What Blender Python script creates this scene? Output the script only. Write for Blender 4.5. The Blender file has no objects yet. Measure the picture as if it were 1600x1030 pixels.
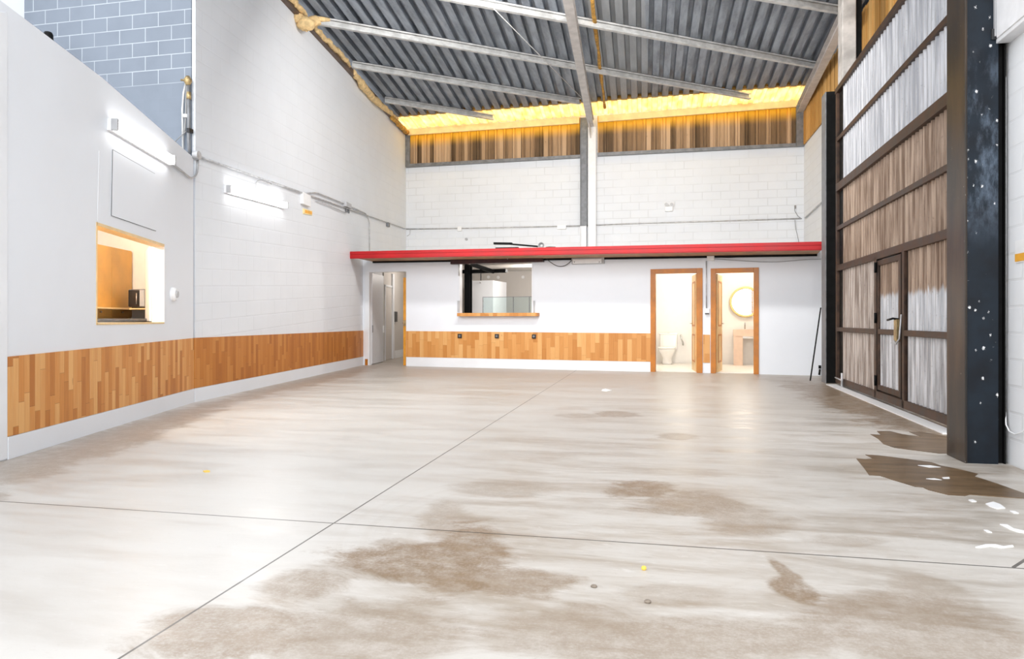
import bpy, bmesh, math, random
from mathutils import Vector, Matrix
from mathutils.geometry import delaunay_2d_cdt
random.seed(7)
S = bpy.context.scene
COL = S.collection

# ------------------------------------------------------------------ camera, sky, exposure
F_PX, YAW, EYE = 1092.0, 0.2095, 1.1
HORIZON = 500.0
cam_data = bpy.data.cameras.new('camera')
cam_data.sensor_width = 36.0
cam_data.lens = 36.0 * F_PX / 1600.0
cam_data.shift_y = -(515.0 - HORIZON) / 1600.0
cam_data.clip_start = 0.05
cam_data.clip_end = 300
cam = bpy.data.objects.new('camera', cam_data)
COL.objects.link(cam)
cam.location = (0, 0, EYE)
cam.rotation_euler = (math.pi / 2, 0, YAW)
S.camera = cam

world = bpy.data.worlds.new('daylight')
S.world = world
world.use_nodes = True
wn = world.node_tree.nodes
wn['Background'].inputs[0].default_value = (0.93, 0.96, 1.0, 1)
wn['Background'].inputs[1].default_value = 2.5
S.view_settings.view_transform = 'Standard'
S.view_settings.look = 'None'
S.view_settings.exposure = 0.30
S.view_settings.gamma = 1.0
S.view_settings.use_curve_mapping = False
S.cycles.use_denoising = True
S.cycles.max_bounces = 10
S.cycles.diffuse_bounces = 6
S.cycles.transmission_bounces = 8
S.cycles.transparent_max_bounces = 12
S.cycles.sample_clamp_indirect = 6.0

# soft low daylight coming in through the open front of the hall, behind the camera
sun_data = bpy.data.lights.new('hazy_sun', 'SUN')
sun_data.energy = 1.1
sun_data.angle = math.radians(38)
sun_data.color = (1.0, .99, .985)
sun = bpy.data.objects.new('hazy_sun', sun_data)
COL.objects.link(sun)
sun.rotation_euler = (math.radians(90 - 6), 0, math.radians(6))

# fill lights added under the hall roof to brighten its dark back, above the top of the picture: their light (the fittings are built further down)
FILLS = [(-3.3, 10.4), (-1.5, 10.4), (.3, 10.4), (-2.6, 5.0), (.2, 5.0)]
FILL_Z = 6.55
FILL_TILT = math.radians(52)
for bx, by in FILLS:
    ld = bpy.data.lights.new('fill_light', 'AREA')
    ld.shape = 'RECTANGLE'
    ld.size, ld.size_y = .55, .40
    ld.energy = 105 if by > 8 else 25
    ld.color = (1.0, .985, .96)
    lo = bpy.data.objects.new('fill_light', ld)
    COL.objects.link(lo)
    lo.location = (bx, by, FILL_Z - .03)
    lo.rotation_euler = (FILL_TILT, 0, 0)

# ------------------------------------------------------------------ measuring the place from the photograph
RT = Vector((math.cos(YAW), math.sin(YAW), 0))
FW = Vector((-math.sin(YAW), math.cos(YAW), 0))
UP = Vector((0, 0, 1))
CAM = Vector((0, 0, EYE))


def ray(x, y):
    return RT * ((x - 800) / F_PX) + FW + UP * ((HORIZON - y) / F_PX)


def flo(x, y, z=0.0):
    r = ray(x, y)
    return CAM + r * ((z - EYE) / r.z)


class Plane:
    """a vertical wall plane: origin, unit tangent (to the right), normal pointing away from the hall"""
    def __init__(s, a, b):
        s.o = Vector((a.x, a.y, 0))
        s.t = Vector((b.x - a.x, b.y - a.y, 0)).normalized()
        s.n = Vector((-s.t.y, s.t.x, 0))
        if s.n.dot(s.o - CAM) < 0:
            s.n = -s.n

    def at(s, x, y, w=0.0):
        r = ray(x, y)
        k = s.n.dot(s.o + s.n * w - CAM) / s.n.dot(r)
        return CAM + r * k

    def uv(s, x, y, w=0.0):
        p = s.at(x, y, w)
        return ((p - s.o).dot(s.t), p.z)

    def P(s, u, z, w=0.0):
        return s.o + s.t * u + s.n * w + UP * z

    def u(s, x, w=0.0):
        return s.uv(x, HORIZON, w)[0]


class Flat:
    """any plane through three points"""
    def __init__(s, a, b, c):
        s.o = a
        s.n = (b - a).cross(c - a).normalized()
        if s.n.z < 0:
            s.n = -s.n

    def at(s, x, y, dz=0.0):
        r = ray(x, y)
        o = s.o + UP * dz
        return CAM + r * (s.n.dot(o - CAM) / s.n.dot(r))

    def z(s, x, y):
        return s.o.z - (s.n.x * (x - s.o.x) + s.n.y * (y - s.o.y)) / s.n.z


V = Vector
NP = Plane(flo(0, 721.7), flo(300, 629.3))           # left front wall
corner = V((-6.105, 8.235, 0))
FP = Plane(flo(300, 629.3), flo(567, 570.6))         # left rear wall
DP = Plane(flo(635, 572.2), flo(1185.4, 585))        # front of the low rooms at the back
YB = 20.39
BP = Plane(V((0, YB, 0)), V((1, YB, 0)))             # tall back wall
XR = 3.84
RP = Plane(V((XR, 20, 0)), V((XR, 10, 0)))           # right wall beyond the gate
GP = Plane(flo(1309, 601), flo(1483.8, 669.8))       # sheet metal gate
XN = 2.6
WP = Plane(V((XN, 6.2, 0)), V((XN, 0, 0)))           # right wall next to the camera
YG = 8.26
GWP = Plane(V((-12, YG, 0)), V((-6, YG, 0)))         # grey block wall high on the left
ROOF = Flat(BP.at(637, 201), BP.at(1267, 154.5), FP.at(462, 0))
p547 = FP.at(547, 500)
CP = Plane(V((p547.x, p547.y, 0)), V((p547.x, p547.y, 0)) + DP.t)   # canopy front


# ------------------------------------------------------------------ node helpers
class NT:
    def __init__(s, name):
        s.m = bpy.data.materials.new(name)
        s.m.use_nodes = True
        s.t = s.m.node_tree
        s.b = s.t.nodes['Principled BSDF']
        s.out = s.t.nodes['Material Output']

    def n(s, kind, **kw):
        nd = s.t.nodes.new(kind)
        for k, v in kw.items():
            setattr(nd, k, v)
        return nd

    def link(s, a, b):
        s.t.links.new(a, b)

    def put(s, sock, v):
        if isinstance(v, bpy.types.NodeSocket):
            s.link(v, sock)
        elif v is not None:
            if isinstance(v, (tuple, list, Vector)) and sock.type == 'RGBA' and len(v) == 3:
                v = (*v, 1)
            sock.default_value = v

    def math(s, op, a, b=None, c=None, clamp=False):
        nd = s.n('ShaderNodeMath', operation=op, use_clamp=clamp)
        for i, v in enumerate((a, b, c)):
            if v is not None:
                s.put(nd.inputs[i], v)
        return nd.outputs[0]

    def vmath(s, op, a, b=None):
        nd = s.n('ShaderNodeVectorMath', operation=op)
        s.put(nd.inputs[0], a)
        if b is not None:
            s.put(nd.inputs[1], b)
        return nd.outputs['Value'] if op in ('DOT_PRODUCT', 'LENGTH') else nd.outputs[0]

    def pos(s):
        return s.n('ShaderNodeNewGeometry').outputs['Position']

    def mix(s, f, a, b, blend='MIX'):
        nd = s.n('ShaderNodeMix', data_type='RGBA', blend_type=blend)
        s.put(nd.inputs[0], f)
        s.put(nd.inputs[6], a)
        s.put(nd.inputs[7], b)
        return nd.outputs[2]

    def noise(s, vec, scale, detail=4, rough=.55, dist=0.0):
        nd = s.n('ShaderNodeTexNoise')
        s.put(nd.inputs['Vector'], vec)
        nd.inputs['Scale'].default_value = scale
        nd.inputs['Detail'].default_value = detail
        nd.inputs['Roughness'].default_value = rough
        nd.inputs['Distortion'].default_value = dist
        return nd.outputs[0]

    def ramp(s, v, lo, hi, a=0.0, b=1.0, smooth=True):
        nd = s.n('ShaderNodeMapRange', interpolation_type='SMOOTHSTEP' if smooth else 'LINEAR')
        s.put(nd.inputs[0], v)
        nd.inputs[1].default_value = lo
        nd.inputs[2].default_value = hi
        nd.inputs[3].default_value = a
        nd.inputs[4].default_value = b
        return nd.outputs[0]

    def xyz(s, x, y, z):
        nd = s.n('ShaderNodeCombineXYZ')
        for i, v in enumerate((x, y, z)):
            s.put(nd.inputs[i], v)
        return nd.outputs[0]

    def sep(s, v):
        nd = s.n('ShaderNodeSeparateXYZ')
        s.put(nd.inputs[0], v)
        return nd.outputs

    def bump(s, h, strength=.3, dist=.01):
        nd = s.n('ShaderNodeBump')
        nd.inputs['Strength'].default_value = strength
        nd.inputs['Distance'].default_value = dist
        s.put(nd.inputs['Height'], h)
        s.link(nd.outputs[0], s.b.inputs['Normal'])

    def fin(s, color=None, rough=None, metal=None, spec=None):
        s.put(s.b.inputs['Base Color'], color)
        s.put(s.b.inputs['Roughness'], rough)
        s.put(s.b.inputs['Metallic'], metal)
        s.put(s.b.inputs['Specular IOR Level'], spec)
        return s.m


def simple(name, c, rough=.5, metal=0.0, spec=.5, var=.12, scale=9.0, bump=0.0):
    """one paint or metal with a little wear in it"""
    t = NT(name)
    p = t.pos()
    f = t.ramp(t.noise(p, scale, 5), .3, .7)
    dark = tuple(max(0, v * (1 - var)) for v in c)
    lite = tuple(min(1, v * (1 + var * .6)) for v in c)
    if bump:
        t.bump(t.noise(p, scale * 6, 3), bump, .004)
    return t.fin(t.mix(f, dark, lite), t.ramp(f, 0, 1, rough * .9, min(1, rough * 1.1)), metal, spec)


def glow(name, c, strength):
    t = NT(name)
    t.put(t.b.inputs['Emission Color'], c)
    t.b.inputs['Emission Strength'].default_value = strength
    return t.fin(c, .5)


def block_paint(name, P, base, joint, bw=.40, bh=.20, jw=.012, amount=.6, slope=0.0, off=(0, 0), above=None, rough=.55, fade=None):
    """painted concrete block: the joints follow the wall's own run and height"""
    t = NT(name)
    p = t.pos()
    u = t.math('SUBTRACT', t.vmath('DOT_PRODUCT', p, tuple(P.t)), P.o.dot(P.t))
    z = t.sep(p)[2]
    zz = t.math('SUBTRACT', z, t.math('MULTIPLY', u, slope)) if slope else z
    br = t.n('ShaderNodeTexBrick', offset=.5, squash=1)
    t.put(br.inputs['Vector'], t.xyz(t.math('ADD', u, off[0]), t.math('ADD', zz, off[1]), 0.0))
    br.inputs['Scale'].default_value = 1.0
    br.inputs['Mortar Size'].default_value = jw
    br.inputs['Mortar Smooth'].default_value = .4
    br.inputs['Brick Width'].default_value = bw
    br.inputs['Row Height'].default_value = bh
    br.inputs['Color1'].default_value = (.96, .96, .96, 1)
    br.inputs['Color2'].default_value = (1, 1, 1, 1)
    br.inputs['Mortar'].default_value = (1, 1, 1, 1)
    f = br.outputs['Fac']
    if above is not None:
        f = t.math('MULTIPLY', f, t.ramp(z, above - .01, above + .01))
    patch = t.ramp(t.noise(p, .9, 3), .38, .62, .25, 1)          # some joints are filled by thicker paint
    f2 = t.math('MULTIPLY', f, t.math('MULTIPLY', patch, amount))
    mott = t.ramp(t.noise(p, 1.7, 5), .3, .7)
    c = t.mix(mott, tuple(v * .97 for v in base), base)
    if name == 'grey_block_paint':
        c = t.mix(1.0, c, br.outputs['Color'], 'MULTIPLY')
        c = t.mix(t.math('MULTIPLY', t.ramp(t.noise(p, 2.3, 6), .42, .68), .35), c, tuple(v * .8 for v in base))
    c = t.mix(f2, c, joint)
    h = t.math('SUBTRACT', t.math('MULTIPLY', t.noise(p, 40, 3), .12), f)
    t.bump(h, .35, .006)
    return t.fin(c, rough, 0, .3)


def plank_wood(name, P, w, L, dark, mid, lite, rough=.45, gap=.02, axis=None, contrast=1.0, bias=.5, glow_z=None):
    """vertical strips: each strip and each length in it has its own tone"""
    t = NT(name)
    p = t.pos()
    u = t.vmath('DOT_PRODUCT', p, tuple(P.t))
    z = t.sep(p)[2]
    k = t.math('FLOOR', t.math('DIVIDE', u, w))
    wh = t.n('ShaderNodeTexWhiteNoise', noise_dimensions='1D')
    t.put(wh.inputs['W'], k)
    zo = t.math('DIVIDE', t.math('ADD', z, t.math('MULTIPLY', wh.outputs[0], 7.3)), L)
    kz = t.math('FLOOR', zo)
    w2 = t.n('ShaderNodeTexWhiteNoise', noise_dimensions='2D')
    t.put(w2.inputs['Vector'], t.xyz(k, kz, 0.0))
    r = w2.outputs[0]
    grain = t.noise(t.xyz(t.math('MULTIPLY', u, 38.0), t.math('MULTIPLY', r, 40.0), t.math('MULTIPLY', z, 2.2)), 1.0, 5, .6, .6)
    knots = t.ramp(t.noise(t.xyz(t.math('MULTIPLY', u, 14.0), k, t.math('MULTIPLY', z, 5.0)), 1.0, 2), .70, .78)
    tone = t.math('ADD', t.math('MULTIPLY', t.math('SUBTRACT', r, .5), contrast), t.math('ADD', bias, t.math('MULTIPLY', t.math('SUBTRACT', grain, .5), .55)))
    cr = t.n('ShaderNodeValToRGB')
    cr.color_ramp.elements[0].position = .08
    cr.color_ramp.elements[0].color = (*dark, 1)
    cr.color_ramp.elements[1].position = .95
    cr.color_ramp.elements[1].color = (*lite, 1)
    e = cr.color_ramp.elements.new(.5)
    e.color = (*mid, 1)
    t.put(cr.inputs[0], tone)
    c = t.mix(t.math('MULTIPLY', knots, .55), cr.outputs[0], tuple(v * .45 for v in dark))
    fu = t.math('FRACT', t.math('DIVIDE', u, w))
    fz = t.math('FRACT', zo)
    edge = t.math('MAXIMUM', t.math('LESS_THAN', fu, gap), t.math('LESS_THAN', fz, .004 / L))
    c = t.mix(t.math('MULTIPLY', edge, .5), c, tuple(v * .35 for v in dark))
    if glow_z:                                        # eave glow painted as a yellow fade over the board tops
        lo = t.math('ADD', t.math('SUBTRACT', z, t.math('MULTIPLY', u, glow_z[1])), t.math('MULTIPLY', t.math('SUBTRACT', w2.outputs[0], .5), .06))
        c = t.mix(t.ramp(lo, glow_z[0] - .62, glow_z[0] - .20, 0, .92), c, (.90, .46, .015))
    t.bump(t.math('SUBTRACT', t.math('MULTIPLY', grain, .3), edge), .25, .002)
    return t.fin(c, rough, 0, .35)


# ------------------------------------------------------------------ materials
M = {}
M['white_board'] = simple('white_board_paint', (.775, .80, .84), .5, var=.02, scale=1.2)
M['white_trim'] = simple('white_trim_paint', (.80, .815, .84), .42, var=.04, scale=2.0)
M['white_plaster'] = simple('white_plaster', (.82, .825, .83), .6, var=.03, scale=1.0)
M['block_left'] = block_paint('white_block_paint_left', FP, (.775, .80, .835), (.66, .68, .71), .52, .235, slope=.05, amount=.32, off=(0, .10))
M['block_back'] = block_paint('white_block_paint_back', BP, (.78, .80, .83), (.58, .59, .60), .50, .225, amount=.55, off=(.1, .02))
M['block_right'] = block_paint('white_block_paint_right', RP, (.78, .80, .83), (.60, .61, .62), .50, .225, amount=.4)
M['block_near'] = block_paint('white_block_paint_near', WP, (.79, .80, .815), (.60, .60, .60), .40, .20, amount=.4)
gz = GWP.at(304, 127).z
M['block_grey'] = block_paint('grey_block_paint', GWP, (.195, .225, .27), (.46, .50, .54), .405, .195, .007, amount=.8, above=gz, off=(.12, -(gz % .195)), rough=.6)
M['wainscot_left'] = plank_wood('wainscot_wood_left', NP, .072, .55, (.45, .155, .026), (.62, .255, .060), (.75, .41, .15), contrast=.85)
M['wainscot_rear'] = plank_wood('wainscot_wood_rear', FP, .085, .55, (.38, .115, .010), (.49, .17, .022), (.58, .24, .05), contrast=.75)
M['wainscot_back'] = plank_wood('wainscot_wood_back', DP, .10, .5, (.50, .20, .045), (.62, .29, .085), (.72, .41, .16), contrast=.8)
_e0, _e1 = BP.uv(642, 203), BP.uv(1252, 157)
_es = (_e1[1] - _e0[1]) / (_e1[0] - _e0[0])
M['board_back'] = plank_wood('gable_board_wood', BP, .135, 40.0, (.10, .06, .03), (.27, .17, .095), (.52, .36, .23), rough=.7, gap=.10, contrast=1.0, glow_z=(_e0[1] - _e0[0] * _es, _es))
M['board_right'] = plank_wood('side_board_wood', RP, .20, 40.0, (.45, .22, .05), (.62, .34, .10), (.76, .48, .19), rough=.7, gap=.08, contrast=.6)
M['door_wood'] = simple('orange_door_wood', (.50, .165, .007), .42, var=.2, scale=4)
M['door_wood_light'] = simple('pale_door_wood', (.74, .50, .22), .4, var=.15, scale=4)
M['leaf_orange'] = simple('orange_leaf_edge', (.68, .30, .03), .4, var=.15)
M['red'] = simple('red_fascia_paint', (.47, .004, .007), .5, var=.15, scale=2)
M['soffit'] = simple('soffit_wood', (.42, .24, .12), .6, var=.35, scale=5)
M['black_steel'] = simple('black_steel', (.006, .006, .006), .55, .0, .12, var=.4)
M['dark_steel'] = simple('dark_maroon_steel', (.045, .012, .012), .4, .2, var=.4)
M['grey_steel'] = simple('grey_painted_steel', (.20, .205, .215), .5, .2, var=.25)
M['pale_steel'] = simple('pale_painted_steel', (.60, .60, .59), .4, .25, var=.2, scale=6)
M['rafter_steel'] = simple('rafter_grey_paint', (.57, .54, .52), .45, .1, var=.15, scale=5)
M['white_steel'] = simple('white_painted_steel', (.80, .80, .81), .4, var=.05)
M['galv_pipe'] = simple('galvanised_pipe', (.52, .52, .53), .4, .3, var=.25)
M['white_plastic'] = simple('white_plastic', (.84, .84, .84), .35, var=.03)
M['grey_plastic'] = simple('grey_plastic', (.45, .45, .46), .4, var=.06)
M['black_plastic'] = simple('black_plastic', (.02, .02, .022), .35, var=.3)
M['cable_grey'] = simple('grey_cable', (.28, .28, .28), .5, var=.1)
M['cable_black'] = simple('black_cable', (.03, .028, .028), .5, var=.1)
M['foam'] = simple('sprayed_foam', (.78, .56, .28), .85, var=.25, scale=12, bump=.8)
M['foam_dark'] = simple('aged_foam', (.58, .31, .06), .85, var=.4, scale=10, bump=.8)
M['pale_timber'] = simple('pale_timber', (.86, .66, .36), .7, var=.12, scale=5)
M['brass'] = simple('aged_brass', (.45, .33, .16), .4, .6, var=.4)
M['orange_sign'] = simple('orange_plate', (.86, .42, .05), .5, var=.15)
M['yellow_sign'] = simple('yellow_plate_rim', (.88, .72, .38), .5, var=.1)
M['brown_frame'] = simple('brown_gate_frame', (.060, .031, .018), .5, .1, var=.6, scale=6)
M['ceramic'] = simple('white_ceramic', (.86, .85, .83), .15, var=.01)
M['beige_stone'] = simple('beige_stone', (.68, .50, .38), .4, var=.06)
M['gold'] = simple('pale_gold_frame', (.72, .55, .24), .35, .2, var=.1)
M['chrome'] = simple('chrome', (.6, .6, .6), .2, .9, var=.1)
M['cream'] = simple('cream_tiles', (.84, .81, .76), .4, var=.03)
M['warm_white'] = simple('warm_white_wall', (.84, .82, .79), .6, var=.02)
M['greige'] = simple('greige_wall', (.58, .545, .51), .6, var=.05, scale=1)
M['bluewhite'] = simple('bluish_white_door', (.71, .735, .78), .45, var=.03)
M['cab_wood'] = simple('cabinet_plywood', (.66, .37, .10), .45, var=.16, scale=2.5)
M['shelf_wood'] = simple('shelf_plywood', (.80, .58, .30), .5, var=.1)
M['concrete_post'] = simple('weathered_concrete_post', (.47, .44, .41), .75, var=.32, scale=3.5, bump=.4)
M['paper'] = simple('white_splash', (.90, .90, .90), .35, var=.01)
M['yellow_bit'] = simple('yellow_litter', (.80, .52, .08), .6, var=.2)
M['stone'] = simple('dark_pebble', (.22, .18, .14), .7, var=.3, scale=40)
M['tube'] = glow('lit_diffuser', (1.0, 1.0, 1.0), 9.0)
M['bulb'] = glow('lit_bulb', (1.0, .93, .82), 12.0)


def mirror_mat():
    t = NT('mirror_glass')
    return t.fin((.9, .9, .9), .03, 1.0)
M['mirror'] = mirror_mat()


def glass_mat():
    t = NT('screen_glass')
    tr = t.n('ShaderNodeBsdfTransparent')
    tr.inputs[0].default_value = (.90, .965, .96, 1)
    gl = t.n('ShaderNodeBsdfGlossy')
    gl.inputs['Roughness'].default_value = .03
    fr = t.n('ShaderNodeFresnel')
    mx = t.n('ShaderNodeMixShader')
    t.link(t.math('ADD', fr.outputs[0], .04), mx.inputs[0])
    t.link(tr.outputs[0], mx.inputs[1])
    t.link(gl.outputs[0], mx.inputs[2])
    t.link(mx.outputs[0], t.out.inputs[0])
    return t.m
M['glass'] = glass_mat()


def roof_mat():
    t = NT('galvanised_roof_sheet')
    p = t.pos()
    q = t.vmath('MULTIPLY', p, (6.0, .9, 6.0))
    a = t.ramp(t.noise(q, 1.0, 6, .65), .3, .72)
    b = t.ramp(t.noise(p, 14, 5, .7), .3, .75)
    x = t.sep(p)[0]
    c = t.mix(a, (.12, .14, .17), (.33, .37, .43))
    c = t.mix(t.math('MULTIPLY', b, .35), c, (.46, .50, .56))
    pale = t.math('MULTIPLY', t.ramp(x, -1.42, -1.40), t.ramp(x, -.30, -.28, 1, 0))    # four plainer sheets beside the rafter
    c = t.mix(t.math('MULTIPLY', pale, .55), c, (.36, .37, .375))
    return t.fin(c, t.ramp(b, 0, 1, .38, .6), .35, .5)
M['roof'] = roof_mat()


def eave_mat():
    """yellowed translucent sheets that let daylight through above the eave"""
    t = NT('yellowed_translucent_sheet')
    p = t.pos()
    n = t.ramp(t.noise(t.vmath('MULTIPLY', p, (5, 1.5, 1)), 1.0, 5), .3, .7)
    c = t.mix(n, (.96, .74, .36), (.99, .90, .62))
    di = t.n('ShaderNodeBsdfDiffuse')
    tl = t.n('ShaderNodeBsdfTranslucent')
    t.put(di.inputs[0], c)
    t.put(tl.inputs[0], c)
    mx = t.n('ShaderNodeMixShader')
    mx.inputs[0].default_value = .8
    t.link(di.outputs[0], mx.inputs[1])
    t.link(tl.outputs[0], mx.inputs[2])
    t.link(mx.outputs[0], t.out.inputs[0])
    return t.m
M['eave'] = eave_mat()


def gate_sheet(name, a, b, lower=None, z_split=None):
    """corrugated sheet paint, in worn vertical streaks that also imitate shade between the ribs; lower part optionally coated in another colour"""
    t = NT(name)
    p = t.pos()
    sp = t.sep(p)
    q = t.xyz(t.math('MULTIPLY', sp[1], 26.0), 0.0, t.math('MULTIPLY', sp[2], .9))
    n = t.ramp(t.noise(q, 1.0, 5, .6), .36, .66)
    c = t.mix(n, a, b)
    fleck = t.ramp(t.noise(p, 26, 3, .7), .62, .72)
    if lower:
        zz = t.math('ADD', sp[2], t.math('MULTIPLY', t.math('SUBTRACT', t.noise(q, 1.5, 4), .5), .35))
        m = t.ramp(zz, z_split - .04, z_split + .04, 1, 0)
        c = t.mix(m, c, t.mix(n, lower[0], lower[1]))
    c = t.mix(t.math('MULTIPLY', fleck, .35), c, tuple(v * .5 for v in a))
    return t.fin(c, .55, .0, .25)
M['sheet_white'] = gate_sheet('pale_gate_sheet', (.36, .37, .40), (.66, .67, .70))
M['sheet_tan'] = gate_sheet('tan_gate_sheet', (.17, .11, .075), (.46, .35, .27))
M['sheet_mix'] = gate_sheet('tan_over_white_gate_sheet', (.17, .11, .075), (.44, .33, .25), ((.36, .37, .39), (.70, .70, .72)), 1.42)
M['sheet_low'] = gate_sheet('grey_white_gate_sheet', (.28, .27, .27), (.68, .67, .68))
M['sheet_lowtan'] = gate_sheet('beige_grey_gate_sheet', (.22, .17, .14), (.57, .50, .45))


def column_mat():
    t = NT('scuffed_navy_paint')
    p = t.pos()
    z = t.sep(p)[2]
    big = t.ramp(t.noise(t.vmath('MULTIPLY', p, (2.5, 2.5, 1.0)), 1.6, 6, .7), .42, .68)
    band = t.math('MULTIPLY', t.ramp(z, 1.6, 2.2), t.ramp(z, 2.7, 3.3, 1, 0))
    c = t.mix(t.ramp(t.noise(p, 5, 5), .3, .7), (.003, .0055, .010), (.006, .013, .022))
    c = t.mix(t.math('MULTIPLY', t.math('MULTIPLY', big, band), .8), c, (.17, .22, .29))
    vo = t.n('ShaderNodeTexVoronoi', feature='F1')
    wv = t.n('ShaderNodeTexNoise')
    t.put(wv.inputs['Vector'], t.vmath('MULTIPLY', p, (45, 45, 45)))
    wob = t.vmath('MULTIPLY', wv.outputs['Color'], (.022, .022, .035))
    t.put(vo.inputs['Vector'], t.vmath('ADD', t.vmath('MULTIPLY', p, (1, 1, .8)), wob))
    vo.inputs['Scale'].default_value = 21
    sel = t.n('ShaderNodeSeparateColor')
    t.link(vo.outputs['Color'], sel.inputs[0])
    dots = t.math('MULTIPLY', t.math('LESS_THAN', vo.outputs['Distance'], t.math('MULTIPLY', sel.outputs[0], .21)), t.math('GREATER_THAN', sel.outputs[1], .68))
    c = t.mix(dots, c, (.72, .72, .72))
    v2 = t.n('ShaderNodeTexVoronoi', feature='F1')
    t.put(v2.inputs['Vector'], t.vmath('ADD', t.vmath('MULTIPLY', p, (1, 1, .22)), wob))
    v2.inputs['Scale'].default_value = 11
    s2 = t.n('ShaderNodeSeparateColor')
    t.link(v2.outputs['Color'], s2.inputs[0])
    sc = t.math('MULTIPLY', t.math('LESS_THAN', v2.outputs['Distance'], .11), t.math('GREATER_THAN', s2.outputs[0], .76))
    c = t.mix(t.math('MULTIPLY', sc, t.ramp(z, 1.9, 2.1, .85, 0)), c, (.60, .62, .63))
    return t.fin(c, .4, 0, .3)
M['navy'] = column_mat()


def side_mat():
    t = NT('worn_brown_steel')
    p = t.pos()
    n = t.ramp(t.noise(t.vmath('MULTIPLY', p, (4, 4, .8)), 1.3, 6, .65), .35, .7)
    c = t.mix(n, (.013, .011, .010), (.055, .034, .019))
    fl = t.ramp(t.noise(p, 30, 3, .7), .69, .74)
    c = t.mix(t.math('MULTIPLY', fl, .5), c, (.5, .47, .43))
    return t.fin(c, .34, .2, .5)
M['brown_side'] = side_mat()


def puddle_mat():
    t = NT('wet_brown_concrete')
    p = t.pos()
    n = t.ramp(t.noise(t.vmath('MULTIPLY', p, (2, 9, 1)), 1.2, 6, .6), .3, .7)
    return t.fin(t.mix(n, (.085, .050, .022), (.18, .115, .06)), .33, 0, .4)
M['puddle'] = puddle_mat()


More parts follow.
